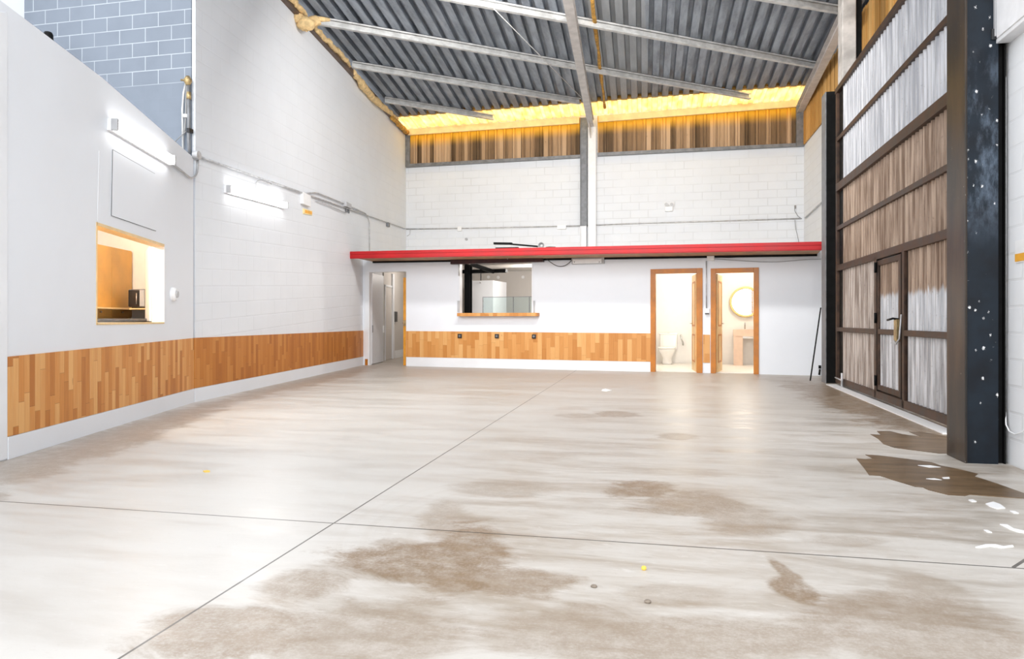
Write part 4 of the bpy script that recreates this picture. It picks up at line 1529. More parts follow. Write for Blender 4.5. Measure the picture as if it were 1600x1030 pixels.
for px_ in (x0 + .03, x1 - .03):
    obj('foot', MB().box((px_ - .015, YG - .36, zsh), (px_ + .015, YG - .10, zsh + .012)), 'black_plastic', mo)
CPl = Plane(kA - kd * 3.5 - kn * .55, kA - kn * .55)
zw = CPl.at(190, 498).z
co = thing('kitchen_counter', 'steel topped kitchen counter with dark oven front', 'counter', kA - kd * 1.2 - kn * .28)
obj('worktop', MB().wall(CPl, 0.2, 3.30, zw - .03, zw, -.01, .54), 'grey_steel', co, bevel=.003)
obj('carcass', MB().wall(CPl, 0.22, 3.28, 0, zw - .03, .02, .53), 'grey_plastic', co)
obj('oven_door', MB().wall(CPl, 2.1, 3.1, .25, zw - .05, .0, .02), 'black_plastic', co, bevel=.003)

# lamps inside the kitchen, low rooms and restrooms
def room_lamp(name, loc, power, color, label, r=.09):
    loc = V(loc)
    t = thing(name, label, 'lamp', loc, 'ceiling lamps of the small rooms')
    obj('base', MB().disc(loc + UP * -.03, V((1, 0, 0)), V((0, 1, 0)), UP, r * 1.25, .03), 'white_plastic', t)
    obj('diffuser', MB().disc(loc + UP * -.075, V((1, 0, 0)), V((0, 1, 0)), UP, r, .045), 'bulb', t)
    ld = bpy.data.lights.new(name + '_light', 'POINT')
    ld.shadow_soft_size = r * .8
    ld.energy = power * 1.5
    ld.color = color
    lo = bpy.data.objects.new(name + '_light', ld)
    COL.objects.link(lo)
    lo.parent = t
    lo.location = (0, 0, -.17)
    return t


WARM = (1.0, .86, .68)
kl = NP.P(NP.u(185), 0, .75)
room_lamp('ceiling_lamp', (kl.x, kl.y, zc), 60, (1, .90, .76), 'round ceiling lamp inside the kitchen')
room_lamp('ceiling_lamp', (*dpt((a0_ + a1_) / 2, 1.5).xy, zT), 26, (1, .92, .80), 'round ceiling lamp inside the toilet room')
room_lamp('ceiling_lamp', (*dpt((b0_ + b1_) / 2 + .2, 1.5).xy, zT), 26, (1, .90, .76), 'round ceiling lamp inside the washroom')
room_lamp('ceiling_lamp', (-2.9, 17.4, zT), 80, (1, .95, .90), 'round ceiling lamp inside the serving room')
room_lamp('ceiling_lamp', (-6.4, 18.9, zT), 16, (1, .95, .90), 'round ceiling lamp inside the corridor')

# ------------------------------------------------------------------ serving hatch
e = bpy.data.objects.new('window_2', None)
COL.objects.link(e)
su0, su1, sz0, sz1 = hs[0][0], hs[2][0], hs[0][1], hs[1][1]
e.location = DP.P((su0 + su1) / 2, sz0, .06)
e['kind'] = 'structure'
tag(e, 'wide serving hatch in the back wall with an orange wood sill', 'window')
o = obj('sill', MB().rect(DP, 714, 489, 839.5, 494.2, -.18, .16), 'wainscot_back', e, bevel=.004)
m = MB()
m.wall(DP, su0, su0 + .03, sz0, sz1, -.01, .13).wall(DP, su1 - .03, su1, sz0, sz1, -.01, .13)
obj('jamb', m, 'white_trim', e)
m = MB()
m.rect(DP, 714.5, 470, 718, 488, -.03, 0).rect(DP, 833, 470, 835.5, 488, -.03, 0)
obj('shutter_guide', m, 'grey_plastic', e)
m = MB()
m.rect(DP, 703.5, 403.8, 848, 411, -.14, -.005)
o = tag(obj('shutter_box', m, 'dark_steel', bevel=.006), 'long dark maroon shutter rail above the serving hatch', 'rail')
m = MB()
m.tube([DP.at(793, 404.5, -.15), DP.at(793, 404.5, -.16)], .012, 10)
obj('bolt', m, 'pale_steel', o)
# things inside the serving room
def block(name, P, x0, y0, x1, y1, w0, w1, mat, label, cat, floor=False, bevel=.004):
    m = MB()
    xm = (x0 + x1) / 2
    za, zb = P.uv(xm, y0, w0)[1], P.uv(xm, y1, w0)[1]
    m.wall(P, P.u(x0, w0), P.u(x1, w0), 0 if floor else min(za, zb), max(za, zb), w0, w1)
    return tag(obj(name, m, mat, bevel=bevel), label, cat)


m = MB()
u_a, u_b = DP.u(725.5, .9), DP.u(734.3, .9)
for a, b, c_, d_ in ((u_a, u_b, .9, .915), (u_a, u_b, 1.03, 1.045), ((u_a + u_b) / 2 - .008, (u_a + u_b) / 2 + .008, .915, 1.03)):
    m.wall(DP, a, b, 0, zT - .01, c_, d_)
tag(obj('steel_post', m, 'black_steel'), 'black steel post inside the serving hatch', 'post')
block('roof_beam', DP, 719.5, 421, 790, 426.5, 1.06, 1.22, 'black_steel', 'black horizontal beam inside the serving hatch beside the post', 'beam')
tall = block('tall_cabinet', DP, 734.5, 438.5, 770.5, 490, 2.5, 3.6, 'white_trim', 'tall white cabinet inside the serving room', 'cabinet', True)
obj('knob', MB().disc(DP.at(751, 442, 2.5), DP.t, UP, -DP.n, .02, .03, 12), 'grey_plastic', tall)
obj('handle', MB().tube([DP.at(736.3, 469, 2.44), DP.at(736.3, 485, 2.44)], .014, 8), 'black_steel', tall)
# swung up hatch stay: a black arm and a grey pole
m = MB()
p, q = DP.at(732, 411.5, .30), DP.at(771.5, 424.8, .95)
dq = (q - p).normalized()
sq_ = dq.cross(UP).normalized()
m.obox((p + q) / 2, dq * ((q - p).length / 2), sq_ * .03, sq_.cross(dq) * .045)
tag(obj('slanting_bar', m, 'black_steel', bevel=.004), 'slanting black arm under the top of the serving hatch', 'arm')
m = MB()
m.tube([DP.at(717.2, 409, -.04), DP.at(717.2, 431, -.04)], .018, 8).tube([DP.at(717.2, 410, -.04), DP.at(735, 412.5, -.03)], .014, 8)
tag(obj('shutter_crank', m, 'pale_steel'), 'short pale metal crank at the top left of the serving hatch', 'crank')
m = MB()
for w in (1.2, 2.2):
    zz0 = zT - .10
    m.wall(DP, su0 - .5, su1 + .5, zz0, zT - .002, w, w + .10)
tag(obj('ceiling_batten', m, 'greige'), 'pale ceiling battens inside the serving room', 'batten')
for x, y in ((763, 433), (778, 433.5), (817, 433)):
    m = MB()
    P2 = Plane(V((-5, YB - .1, 0)), V((-4, YB - .1, 0)))
    c = P2.at(x, y, -.03)
    m.disc(c, V((1, 0, 0)), V((0, 0, 1)), V((0, 1, 0)), .045, .03, 14)
    tag(obj('wall_spot', m, 'white_plastic', smooth=False), 'small round spot on the greige wall above the ' + ('white cabinet' if x < 770 else 'gap beside the cabinet' if x < 790 else 'glass screen'), 'spot lamp', 'wall spots in the serving room')
gs = thing('glass_screen', 'low glass screen standing on the serving counter', 'screen', DP.P(DP.u(795, .35), DP.uv(795, 489, .35)[1], .35))
zg0, zg1 = sz0, DP.uv(795, 464.5, .35)[1]
xs_ = [DP.u(x, .35) for x in (754.5, 802, 827, 836)]
for a, b in zip(xs_[:-1], xs_[1:]):
    obj('pane', MB().wall(DP, a + .006, b - .006, zg0, zg1, .35, .358), 'glass', gs)
m = MB()
for u in xs_:
    m.wall(DP, u - .006, u + .006, zg0, zg1 + .01, .343, .365)
m.wall(DP, xs_[0], xs_[-1], zg1, zg1 + .012, .343, .365)
obj('edge_frame', m, 'grey_steel', gs)
m = MB()
m.wall(DP, su0 - .1, su1 + .12, sz0 - .04, sz0 - .001, .165, .62)
tag(obj('serving_counter', m, 'grey_plastic', bevel=.004), 'grey counter top behind the hatch sill', 'counter')

# ------------------------------------------------------------------ toilet
def ell(c, rx, ry, z, n=24, ax=None, ay=None, p=2.0):
    out = []
    for j in range(n):
        a = 2 * math.pi * j / n
        cx, sx = math.cos(a), math.sin(a)
        k = (abs(cx) ** p + abs(sx) ** p) ** (-1 / p)
        out.append(c + ax * (rx * cx * k) + ay * (ry * sx * k) + UP * z)
    return out


tu = DP.u(1043.5, RW - .3)
tc = dpt(tu, RW - .42)
ax, ay = DP.t, -DP.n           # ay points into the hall
fz = .012
to = thing('toilet', 'white toilet with cistern behind the left restroom door', 'toilet', tc + UP * fz)
m = MB()
m.rings([ell(tc + ay * .02, .115, .20, fz + z, ax=ax, ay=ay, p=2.6) if z < .1 else ell(tc + ay * (.02 + .08 * k), rx, ry, fz + z, ax=ax, ay=ay, p=2.4)
         for z, rx, ry, k in ((0, .11, .2, 0), (.05, .11, .2, 0), (.16, .105, .19, .3), (.24, .15, .22, .6), (.33, .195, .27, .9), (.385, .205, .285, 1))])
m.rings([ell(tc + ay * .10, rx, ry, fz + z, ax=ax, ay=ay, p=2.4) for z, rx, ry in ((.385, .205, .285), (.39, .15, .22), (.30, .11, .17), (.24, .05, .08))], cap=False)
m.smooth = True
obj('bowl', m, 'ceramic', to)
m = MB()
m.rings([ell(tc + ay * .10, .21, .29, fz + .39, ax=ax, ay=ay, p=2.4), ell(tc + ay * .10, .215, .295, fz + .41, ax=ax, ay=ay, p=2.4), ell(tc + ay * .10, .205, .285, fz + .425, ax=ax, ay=ay, p=2.4)])
obj('seat', m, 'ceramic', to)
tb = tc - ay * .30
obj('cistern', MB().rings([ell(tb, rx, .095, fz + z, ax=ax, ay=ay, p=6) for z, rx in ((.36, .19), (.40, .205), (.72, .22))]), 'ceramic', to, bevel=.006)
ld_ = obj('cistern_lid', MB().rings([ell(tb, .228, .105, fz + z, ax=ax, ay=ay, p=6) for z in (.722, .755)]), 'ceramic', to, bevel=.008)
obj('flush_button', MB().disc(tb + UP * (fz + .755), ax, ay, UP, .028, .008, 16), 'chrome', ld_)
RB = Plane(dpt(uA, RW), dpt(uZ, RW))
m = MB()
c = RB.at(1064, 524, -.03)
m.tube([c, c - RB.n * .05, c + UP * -.10 + RB.t * .02 - RB.n * .05, c + UP * -.18 + RB.t * .05 - RB.n * .03, c + UP * -.25 + RB.t * .055 - RB.n * .02], [.025, .022, .018, .022, .02], 8)
tag(obj('wall_fitting', m, 'chrome'), 'small chrome fitting on the white wall right of the toilet', 'fitting')

# washroom: mirror and basin
c = RB.at(1165, 472, -.02)
mr = thing('round_mirror', 'round mirror with a pale gold rim above the washbasin', 'mirror', c)
R_ = 24.2 * (c - CAM).dot(FW) / F_PX
obj('glass', MB().disc(c, RB.t, UP, -RB.n, R_ - .03, .008, 48), 'mirror', mr)
obj('rim', MB().tube([c - RB.n * .012 + (RB.t * math.cos(a) + UP * math.sin(a)) * (R_ - .03) for a in [2 * math.pi * i / 48 for i in range(48)]], .032, 10, closed=True), 'gold', mr)
vb0, vb1 = RB.u(1145.5, -.42), RB.u(1196, -.42)
zv1, zv0 = RB.uv(1160, 515, -.42)[1], RB.uv(1160, 525.5, -.42)[1]
va = thing('washbasin', 'beige washbasin unit under the round mirror', 'washbasin', RB.P((vb0 + vb1) / 2, fz, -.22))
m = MB()
mx0, mx1 = (vb0 + .12), (vb1 - .12)
m.poly(Plane(dpt(0, 0), dpt(1, 0)), [(0, 0), (1, 0), (1, .01), (0, .01)], [], 0, .001) if False else None
m.wall(RB, vb0, vb1, zv0, zv1, -.42, -.36).wall(RB, vb0, vb1, zv0, zv1, -.08, -.0).wall(RB, vb0, mx0, zv0, zv1, -.36, -.08).wall(RB, mx1, vb1, zv0, zv1, -.36, -.08)
obj('top_slab', m, 'beige_stone', va)
obj('basin', MB().wall(RB, mx0, mx1, zv0 - .06, zv1 - .09, -.36, -.08), 'ceramic', va, bevel=.01)
obj('side_support', MB().wall(RB, vb0 + .01, vb0 + .05, fz, zv0, -.41, 0).wall(RB, vb0 + .05, vb0 + .22, fz, zv0, -.40, -.36), 'beige_stone', va)
fc = RB.at(1164, 514, -.06)
fo = obj('faucet', MB().tube([fc + UP * 0, fc + UP * .10, fc + UP * .14 - RB.n * .03, fc + UP * .13 - RB.n * .12], .016, 10), 'chrome', va)

# ------------------------------------------------------------------ wall lamps on the left
def batten_lamp(P, p0, p1, depth, hgt, label, power):
    """surface fitting between two photo points (upper edge, left and right)"""
    a, b = P.at(*p0), P.at(*p1)
    d = (b - a).normalized()
    L = (b - a).length
    dn = (UP - d * UP.dot(d)).normalized()
    out = -P.n
    c = (a + b) / 2 - dn * (hgt / 2)
    t = thing('wall_lamp', label, 'lamp', c, 'lit tube lamps on the left wall')
    obj('body', MB().obox(c + out * .02, d * (L / 2), dn * (hgt / 2), out * .02), 'white_steel', t, bevel=.004)
    n = 10
    rings = []
    for s in (-1, 1):
        base = c + d * (s * (L / 2 - .035)) + out * .04
        rings.append([base + dn * (hgt * .46 * math.cos(math.pi * j / n)) + out * ((depth - .04) * math.sin(math.pi * j / n) ** .6) for j in range(n + 1)])
    obj('diffuser', MB().rings(rings), 'tube', t, smooth=False)
    for s in (-1, 1):
        obj('end_cap', MB().obox(c + d * (s * (L / 2 - .018)) + out * (.04 + (depth - .04) * .5), d * .017, dn * (hgt * .48), out * ((depth - .04) * .52)), 'grey_plastic', t, bevel=.005)
    ld = bpy.data.lights.new('wall_lamp_light', 'AREA')
    ld.shape = 'RECTANGLE'
    ld.size = L * .9
    ld.size_y = hgt * .8
    ld.energy = power
    lo = bpy.data.objects.new('wall_lamp_light', ld)
    COL.objects.link(lo)
    lo.parent = t
    zax = -out
    xax = d
    yax = zax.cross(xax)
    lo.matrix_local = Matrix.Translation(out * (depth + .015)) @ Matrix((xax, yax, zax)).transposed().to_4x4()
    return t


batten_lamp(NP, (167, 184), (262, 243), .10, .125, 'bright tube lamp on the white partition above the kitchen opening', 45)
batten_lamp(FP, (349, 289), (442, 316), .10, .115, 'bright tube lamp on the white block wall under the long pipe', 45)

# access hatch outline above the kitchen opening
hx = [NP.uv(*q) for q in ((175, 234), (241, 271.5), (243, 361), (173, 337))]
m = MB()
hx2 = [(u, z) for u, z in hx]
m.hexa([NP.P(u, z, -.008) for u, z in hx], [NP.P(u, z, 0) for u, z in hx])
o = tag(obj('access_panel', m, 'white_board'), 'flush white access panel above the kitchen opening', 'panel')
m = MB()
for i, j in ((0, 1), (3, 0), (3, 2)):
    a, b = NP.P(*hx[i], -.006), NP.P(*hx[j], -.006)
    m.tube([a, b], .003, 6)
obj('edge_gap', m, 'cable_black', o)

# round white bell on the left wall
c = NP.at(269, 460)
o = thing('wall_bell', 'white oval wall fitting right of the kitchen opening', 'fitting', c)
obj('cover', MB().rings([[c + (NP.t * math.cos(a) * r_ * .8 + UP * math.sin(a) * r_) - NP.n * q for a in [2 * math.pi * k / 28 for k in range(28)]] for r_, q in ((.085, 0), (.085, .03), (.065, .055))]), 'white_plastic', o)
obj('centre', MB().rings([[c + (NP.t * math.cos(a) * r_ * .8 + UP * math.sin(a) * r_) - NP.n * q for a in [2 * math.pi * k / 28 for k in range(28)]] for r_, q in ((.045, .055), (.040, .072))]), 'grey_plastic', o)

# ------------------------------------------------------------------ pipes and wiring
def pipe(P, pts, r, label, w=-.03, mat='galv_pipe', name='conduit_pipe', cat='pipe', group='metal conduit pipes', arc=0.0):
    m = MB()
    P3 = [P.at(*q, w) for q in pts]
    if arc:
        out = [P3[0]]
        for i in range(1, len(P3) - 1):
            a, b, c = P3[i - 1], P3[i], P3[i + 1]
            d1_, d2_ = (a - b), (c - b)
            k = min(arc, d1_.length * .45, d2_.length * .45)
            s, e_ = b + d1_.normalized() * k, b + d2_.normalized() * k
            for j in range(7):
                t = j / 6
                out.append(s.lerp(b, t).lerp(b.lerp(e_, t), t))
        out.append(P3[-1])
        P3 = out
    m.tube(P3, r, 8)
    return tag(obj(name, m, mat), label, cat, group)


pipe(NP, ((262, 250), (299, 280), (308.5, 272), (309, 246)), .014, 'thin pipe looping from the partition lamp up to the corner', arc=.12)
pipe(FP, ((309, 244), (633, 357.5)), .015, 'long pipe running down along the whole left wall')
pipe(FP, ((399, 306), (399.5, 284), (406, 281.5), (424, 288)), .008, 'thin feed pipe looping above the lower tube lamp', arc=.08)
pipe(FP, ((476, 302), (495, 301), (546, 321.5), (572, 334), (577.5, 346), (577.5, 392)), .013, 'upper pipe that bends down onto the left end of the canopy', arc=.16)
pipe(FP, ((494, 313), (541, 333)), .010, 'short lower pipe between the two junction boxes on the left wall')
pipe(BP, ((634.5, 358), (718, 357), (908, 353)), .018, 'pipe along the back wall left of the dark post', arc=.1)
pipe(BP, ((917, 352.5), (1000, 349), (1140, 345), (1252, 341.5)), .018, 'pipe along the back wall right of the rafter post', arc=.1)
pipe(RP, ((1258, 340.5), (1285, 315)), .018, 'pipe climbing along the right wall to the black column', w=-.03)
pipe(BP, ((641, 358), (640.5, 366), (636, 369)), .010, 'short pipe stub under the pipe in the back left corner')
pipe(DP, ((1103.7, 408), (1103.7, 483)), .011, 'upright pipe between the two restroom doors')


def wbox(P, x0, y0, x1, y1, d, mat, name, label, cat, group=None, bevel=.006, w=0.0):
    m = MB()
    m.rect(P, x0, y0, x1, y1, -d + w, w)
    return tag(obj(name, m, mat, bevel=bevel), label, cat, group)


o = wbox(FP, 474, 303, 486, 321, .06, 'white_plastic', 'junction_box', 'white junction box above the orange plate on the left wall', 'box', 'junction boxes')
o = thing('warning_plate', 'small orange plate on the left wall under the pipes', 'sign', FP.at(480, 331))
mm = MB().px(FP, ((472.8, 325.5), (487, 329.5), (487, 337), (472.8, 334)), -.012, 0)
obj('rim', mm, 'yellow_sign', o, bevel=.003)
mm = MB().px(FP, ((475.5, 328), (486.3, 330.8), (486.3, 335.2), (475.5, 332.6)), -.016, -.012)
obj('face', mm, 'orange_sign', o)
wbox(FP, 541.5, 317, 549.5, 324.5, .09, 'grey_plastic', 'junction_box', 'round grey junction box where the left wall pipes divide', 'box', 'junction boxes')
wbox(FP, 541, 325, 543, 331, .03, 'grey_steel', 'pipe_clip', 'left one of two dark pipe clips under the grey junction box', 'clip', bevel=0)
wbox(FP, 545, 325, 546.5, 333, .03, 'grey_steel', 'pipe_clip', 'right one of two dark pipe clips under the grey junction box', 'clip', bevel=0)
wbox(FP, 606.5, 348, 609.5, 354.5, .06, 'grey_steel', 'pipe_clip', 'single pipe clip near the back left corner', 'clip')
c = FP.at(309, 243, -.05)
m = MB()
m.disc(c + FP.n * .05, FP.t, UP, -FP.n, .06, .07, 16)
tag(obj('junction_box', m, 'galv_pipe'), 'round metal junction box at the corner of the partition', 'box', 'junction boxes')
wbox(BP, 714.5, 354, 721, 361, .06, 'white_plastic', 'junction_box', 'small white junction box on the back wall left half', 'box', 'junction boxes')
wbox(BP, 870.5, 351.5, 884.5, 358, .07, 'white_plastic', 'junction_box', 'wide white junction box on the back wall near the dark post', 'box', 'junction boxes')
c = BP.at(729, 374)
m = MB()
m.disc(c, BP.t, UP, -BP.n, .04, .05, 14)
tag(obj('wall_plug', m, 'grey_plastic'), 'small round grey plug on the back wall above the canopy', 'plug')
# twin emergency spot lamp
c = BP.at(1045, 325)
em = thing('emergency_spotlight', 'white twin emergency spotlight high on the back wall', 'lamp', c)
obj('body', MB().rect(BP, 1039, 322.5, 1051, 330, -.09, 0), 'white_plastic', em, bevel=.01)
for x in (1041, 1049.5):
    c = BP.at(x, 320, -.05)
    hd_ = obj('spot_head', MB().rings([[c - BP.n * q + BP.t * (math.cos(a) * r_) + UP * (math.sin(a) * r_) for a in [2 * math.pi * k / 14 for k in range(14)]] for r_, q in ((.03, -.03), (.055, .03), (.06, .06))]), 'white_plastic', em)
    obj('lens', MB().disc(c - BP.n * .061, BP.t, UP, -BP.n, .05, .004, 14), 'grey_plastic', hd_)
m = MB()
m.tube([BP.at(*q, -.02) for q in ((1241.5, 322), (1242, 330), (1247, 338), (1253, 342))], .008, 6)
m.tube([BP.at(1242.5, 321, -.03), BP.at(1242.5, 326, -.03)], .02, 8)
tag(obj('wall_cable', m, 'cable_grey'), 'thin cable hanging from a hook in the back right corner', 'cable')
m = MB()
m.tube([BP.at(*q, -.02) for q in ((1242, 344), (1243, 356), (1246, 368), (1248.5, 380))], .007, 6)
tag(obj('wall_cable', m, 'cable_grey'), 'thin cable dropping behind the right end of the canopy', 'cable')

# emergency light under the canopy
el = thing('emergency_light', 'long white emergency light under the red canopy', 'lamp', DP.at(918, 408))
obj('body', MB().rect(DP, 893, 402.8, 944, 412.8, -.06, -.002), 'grey_plastic', el, bevel=.006)
obj('diffuser', MB().rect(DP, 894.5, 404.6, 940, 411.6, -.085, -.06), 'white_plastic', el, bevel=.008)
for x in (897.5, 936.5):
    obj('screw', MB().disc(DP.at(x, 409.5, -.086), DP.t, UP, -DP.n, .012, .004, 10), 'grey_steel', el)


def cable(P, pts, r, label, mat='cable_black', w=-.03):
    m = MB()
    P3 = [P.at(*q, w) for q in pts]
    out = []
    n = len(P3)
    for i in range(n - 1):
        p0, p1, p2, p3 = P3[max(i - 1, 0)], P3[i], P3[i + 1], P3[min(i + 2, n - 1)]
        for k in range(6):
            t = k / 6
            out.append(.5 * ((2 * p1) + (p2 - p0) * t + (2 * p0 - 5 * p1 + 4 * p2 - p3) * t * t + (3 * p1 - p0 - 3 * p2 + p3) * t ** 3))
    out.append(P3[-1])
    m.tube(out, r, 6)
    return tag(obj('hanging_cable', m, mat), label, 'cable', 'loose cables under the canopy')


cable(DP, ((852, 402), (859, 409), (870, 415.5), (880, 416), (888, 412), (893, 407)), .008, 'dark cable sagging left of the long emergency light', w=-.05)
cable(DP, ((1116, 401.5), (1135, 402.5), (1155, 401.5), (1168, 398), (1171, 396)), .008, 'dark cable looping right of the box between the restroom doors', w=-.04)
cable(DP, ((1116, 404.5), (1150, 407), (1190, 409.2), (1220, 409), (1256, 406), (1283, 405)), .006, 'long grey cable sagging along the wall right of the washroom door', 'cable_grey')
wbox(DP, 1104.5, 400, 1116, 407.5, .07, 'white_plastic', 'junction_box', 'white junction box under the canopy between the restroom doors', 'box', 'junction boxes')
o = wbox(DP, 1101, 482, 1108.5, 491, .05, 'white_plastic', 'light_switch', 'white switch box between the two restroom doors', 'switch')
obj('rocker', MB().rect(DP, 1101.5, 489.2, 1108, 491, -.062, -.05), 'black_plastic', o)
for x, y, lab in ((718, 525, 'black socket in the panelling under the left end of the serving hatch'), (776, 525.3, 'black socket in the panelling under the middle of the serving hatch'), (834, 525.8, 'black socket in the panelling under the right end of the serving hatch')):
    o = wbox(DP, x - 3.1, y - 3.2, x + 3.1, y + 3.4, .03, 'black_plastic', 'wall_socket', lab, 'socket', 'black wall sockets', w=-.012)
    obj('face', MB().disc(DP.at(x, y, -.043), DP.t, UP, -DP.n, .025, .004, 14), 'grey_steel', o)

# pipes and valve on the grey wall
vt = thing('valve_pipes', 'bundle of grey pipes with a brass valve on the grey block wall', 'pipes', GWP.at(292, 236, -.06))
obj('pipe', MB().tube([GWP.at(x, y, -.06) for x, y in ((294.5, 133), (295, 180), (294.5, 215), (296, 240))], .022, 10), 'grey_steel', vt)
obj('pipe', MB().tube([GWP.at(x, y, -.04) for x, y in ((291, 128), (287, 145), (285, 170), (286, 232))], .014, 8), 'pale_steel', vt)
obj('pipe', MB().tube([GWP.at(x, y, -.05) for x, y in ((292, 130), (291, 160), (290, 185), (289, 200), (288, 210))], .012, 8), 'cable_grey', vt)
va_ = obj('valve', MB().tube([GWP.at(293.5, y, -.07) for y in (119, 124, 128, 133)], [.025, .05, .05, .025], 12), 'brass', vt)
obj('lever', MB().tube([GWP.at(293, 125.5, -.09), GWP.at(283, 125, -.09)], .014, 8), 'brass', va_)
obj('collar', MB().tube([GWP.at(295, y, -.06) for y in (144, 155)], .03, 10), 'brass', vt)
obj('joint', MB().tube([GWP.at(290.5, y, -.06) for y in (179, 184)], .035, 10), 'white_plastic', vt)
obj('clamp', MB().rect(GWP, 291.5, 200, 296, 206.5, -.10, -.02), 'black_plastic', vt)
m = MB()
m.tube([GWP.at(291, 205, -.08), GWP.at(284, 211, -.08), GWP.at(274, 221, -.06)], .006, 6)
obj('cable', m, 'cable_grey', vt)
c = GWP.at(75.5, 58, -.45)
m = MB()
m.tube([V((c.x, c.y, 0)), c + UP * .03, c + UP * .062, c + UP * .072], [.058, .058, .045, .02], 14)
tag(obj('flue_cap', m, 'black_steel'), 'black flue cap poking up behind the slanted top of the partition', 'flue')

# stick leaning in the corner by the column
m = MB()
a = flo(1266, 596)
b = CAM + ray(1282.5, 481) * 13.0
m.tube([a + UP * .012, b], .012, 8)
tag(obj('leaning_rod', m, 'black_steel'), 'thin dark rod leaning beside the black column', 'rod')
m = MB()
b = V((2.77, 13.42, 0))
m.tube([DP.at(1281, 571, -.05), DP.at(1281, 576, -.05)], .025, 8).tube([DP.at(1281, 577, -.05), DP.at(1280, 586, -.05)], .018, 8)
tag(obj('wall_hook', m, 'black_steel'), 'small dark latch on the wall foot behind the rod', 'latch')

# electric cabinet, plate and cable on the near right wall
ec = thing('electric_cabinet', 'pale electric cabinet in the top right corner', 'cabinet', WP.at(1590, 40))
zA, zB_ = WP.uv(1579, 67)[1], WP.uv(1579, -40)[1]
ux = WP.u(1579)
obj('case', MB().wall(WP, ux, ux + .9, zA, zB_ + .8, -.10, -.0), 'white_steel', ec, bevel=.006)
obj('door', MB().wall(WP, ux + .04, ux + .86, zA + .03, zB_ + .77, -.112, -.10), 'white_steel', ec, bevel=.003)
obj('hinge_strip', MB().wall(WP, ux + .005, ux + .03, zA + .05, zB_ + .7, -.118, -.10), 'grey_plastic', ec)
obj('catch', MB().wall(WP, ux - .005, ux + .02, zA + .03, zA + .11, -.135, -.10), 'black_plastic', ec)
m = MB()
m.tube([WP.at(1578, 41, -.06), V((2.535, 5.96, WP.at(1578, 41).z + .0)), V((2.50, 5.955, WP.at(1578, 41).z - .01))], .009, 8)
obj('cable', m, 'white_plastic', ec)
pl = thing('warning_plate', 'small white and orange plate on the right edge wall', 'sign', WP.at(1594, 404))
obj('rim', MB().wall(WP, WP.u(1588), WP.u(1588) + .26, WP.uv(1590, 411)[1], WP.uv(1590, 376)[1], -.008, 0), 'white_plastic', pl)
obj('face', MB().wall(WP, WP.u(1588.5), WP.u(1588.5) + .14, WP.uv(1590, 409)[1], WP.uv(1590, 397)[1], -.012, -.008), 'orange_sign', pl)
m = MB()
pts = [WP.at(*q, -.025) for q in ((1571, 120), (1571, 400), (1570.5, 640), (1572, 664), (1577, 674), (1586, 679), (1596, 676), (1612, 664))]
m.tube(pts, .0055, 8)
tag(obj('wall_cable', m, 'white_plastic'), 'white cable running down beside the navy column and looping right', 'cable')

# ------------------------------------------------------------------ on the floor
def floor_patch(name, px, mat, label, cat, group=None, h=.003):
    pts = [flo(*q) for q in px]
    lp = [(p.x, p.y) for p in pts]
    vs, es, fs, *_ = delaunay_2d_cdt([V(q) for q in lp], [(i, (i + 1) % len(lp)) for i in range(len(lp))], [], 1, 1e-6)
    n = len(vs)
    m = MB()
    F = [tuple(f) for f in fs]
    cnt = {}
    for f in F:
        for i in range(len(f)):
            a, b = f[i], f[(i + 1) % len(f)]
            cnt.setdefault((min(a, b), max(a, b)), []).append((a, b))
    side = [(b, a, a + n, b + n) for l in cnt.values() if len(l) == 1 for a, b in l]
    m.add([V((v.x, v.y, h)) for v in vs] + [V((v.x, v.y, .0)) for v in vs], F + side)
    return tag(obj(name, m, mat), label, cat, group)


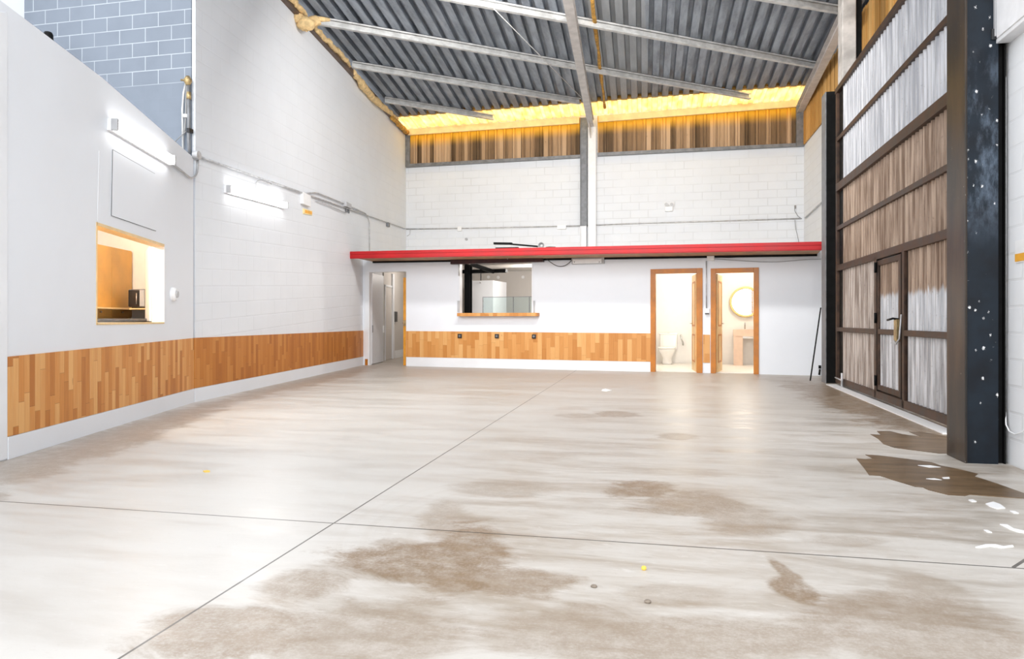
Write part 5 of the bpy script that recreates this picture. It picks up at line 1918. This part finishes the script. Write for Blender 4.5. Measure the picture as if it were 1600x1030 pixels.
floor_patch('puddle', ((1338, 717), (1352, 718), (1364, 717), (1352, 711), (1372, 712), (1420, 718), (1456, 723), (1470, 728), (1500, 734), (1528, 741), (1523, 745), (1560, 757), (1602, 772), (1602, 779.5),
                       (1560, 777), (1515, 773.5), (1508, 775.5), (1482, 774), (1450, 766), (1442, 762), (1430, 761), (1400, 752), (1375, 744), (1358, 743), (1350, 732)),
            'puddle', 'large brown wet patch on the floor in front of the navy column', 'puddle', 'wet patches on the floor')
floor_patch('puddle', ((1360, 679), (1376, 680), (1370, 674), (1390, 674), (1410, 679), (1440, 683), (1420, 675), (1440, 675), (1482, 683), (1483, 709), (1468, 709), (1445, 706), (1420, 703), (1398, 700), (1380, 694), (1372, 686)),
            'puddle', 'smaller brown wet patch on the floor behind the large one', 'puddle', 'wet patches on the floor')
SPL = [(((1540, 788), (1552, 785), (1563, 789), (1571, 795), (1558, 796), (1546, 792)), 'largest white paint splash on the floor below the wet patch'),
       (((1513, 782), (1520, 781.5), (1526, 784.5), (1518, 785)), 'small white paint splash left of the largest splash'),
       (((1578, 799), (1586, 800), (1592, 803), (1584, 803)), 'small white paint splash right of the largest splash'),
       (((1562, 820), (1574, 821), (1584, 827), (1602, 831), (1602, 833.5), (1590, 832), (1578, 828)), 'white paint streak running off the right edge'),
       (((1537, 829), (1543, 829.5), (1550, 833), (1542, 832)), 'small white paint drop between the two long streaks'),
       (((1524, 856), (1540, 852), (1556, 852), (1568, 855), (1582, 853), (1584, 855), (1566, 857), (1548, 854.5), (1530, 857)), 'long white paint streak just beyond the floor joint'),
       (((1453, 728), (1470, 731), (1452, 731.5), (1434, 728)), 'thin white mark in the middle of the large wet patch'),
       (((1472, 747), (1483, 746.5), (1484, 749), (1474, 749)), 'tiny white mark low in the large wet patch'),
       (((1447, 749), (1460, 748.5), (1472, 751), (1458, 750.5)), 'narrow white scratch in the large wet patch')]
for px, lab in SPL:
    floor_patch('paint_splash', px, 'paper', lab, 'paint splash', 'white paint splashes on the floor', h=.005)
floor_patch('paper_scrap', ((941, 609), (946, 608), (956, 610.5), (948, 612), (940, 611)), 'paper', 'small white scrap on the floor in front of the toilet door', 'scrap', h=.006)


def pebble(x, y, r, mat, name, label, cat, flat=.5):
    c = flo(x, y)
    m = MB()
    rings = []
    for i in range(1, 8):
        th_ = math.pi * i / 8
        rings.append([c + V((math.sin(th_) * math.cos(2 * math.pi * j / 12) * r, math.sin(th_) * math.sin(2 * math.pi * j / 12) * r * .8, r * flat * (1 - math.cos(th_)))) * random.uniform(.93, 1.07) - c * 0 for j in range(12)])
    rings = [[c + (p - c) for p in rg] for rg in rings]
    zmin = min(p.z for rg in rings for p in rg)
    for rg in rings:
        for p in rg:
            p.z -= zmin
    m.rings(rings)
    tag(obj(name, m, mat, smooth=True), label, cat)


def pebble2(x, y, r, mat, name, label, cat, flat=.5):
    c = flo(x, y)
    m = MB()
    rings = []
    for i in range(1, 8):
        th_ = math.pi * i / 8
        k = random.uniform(.93, 1.07)
        rings.append([c + V((math.sin(th_) * math.cos(2 * math.pi * j / 12) * r * k, math.sin(th_) * math.sin(2 * math.pi * j / 12) * r * .8 * k, r * flat * (1 - math.cos(th_)) - .002)) for j in range(12)])
    m.rings(rings)
    tag(obj(name, m, mat, smooth=True), label, cat)


pebble2(928, 918, .014, 'stone', 'pebble', 'left one of two dark pebbles on the near floor', 'pebble')
pebble2(1012, 942, .014, 'stone', 'pebble', 'right one of two dark pebbles on the near floor', 'pebble')
pebble2(1006, 891, .012, 'yellow_bit', 'litter_bit', 'tiny yellow bit on the floor near the pebbles', 'litter', .9)
floor_patch('litter_bit', ((317, 737), (323, 735.8), (328, 736.5), (328, 738), (320, 738.5)), 'yellow_bit', 'flat yellow bit on the pale floor at the left', 'litter', h=.006)
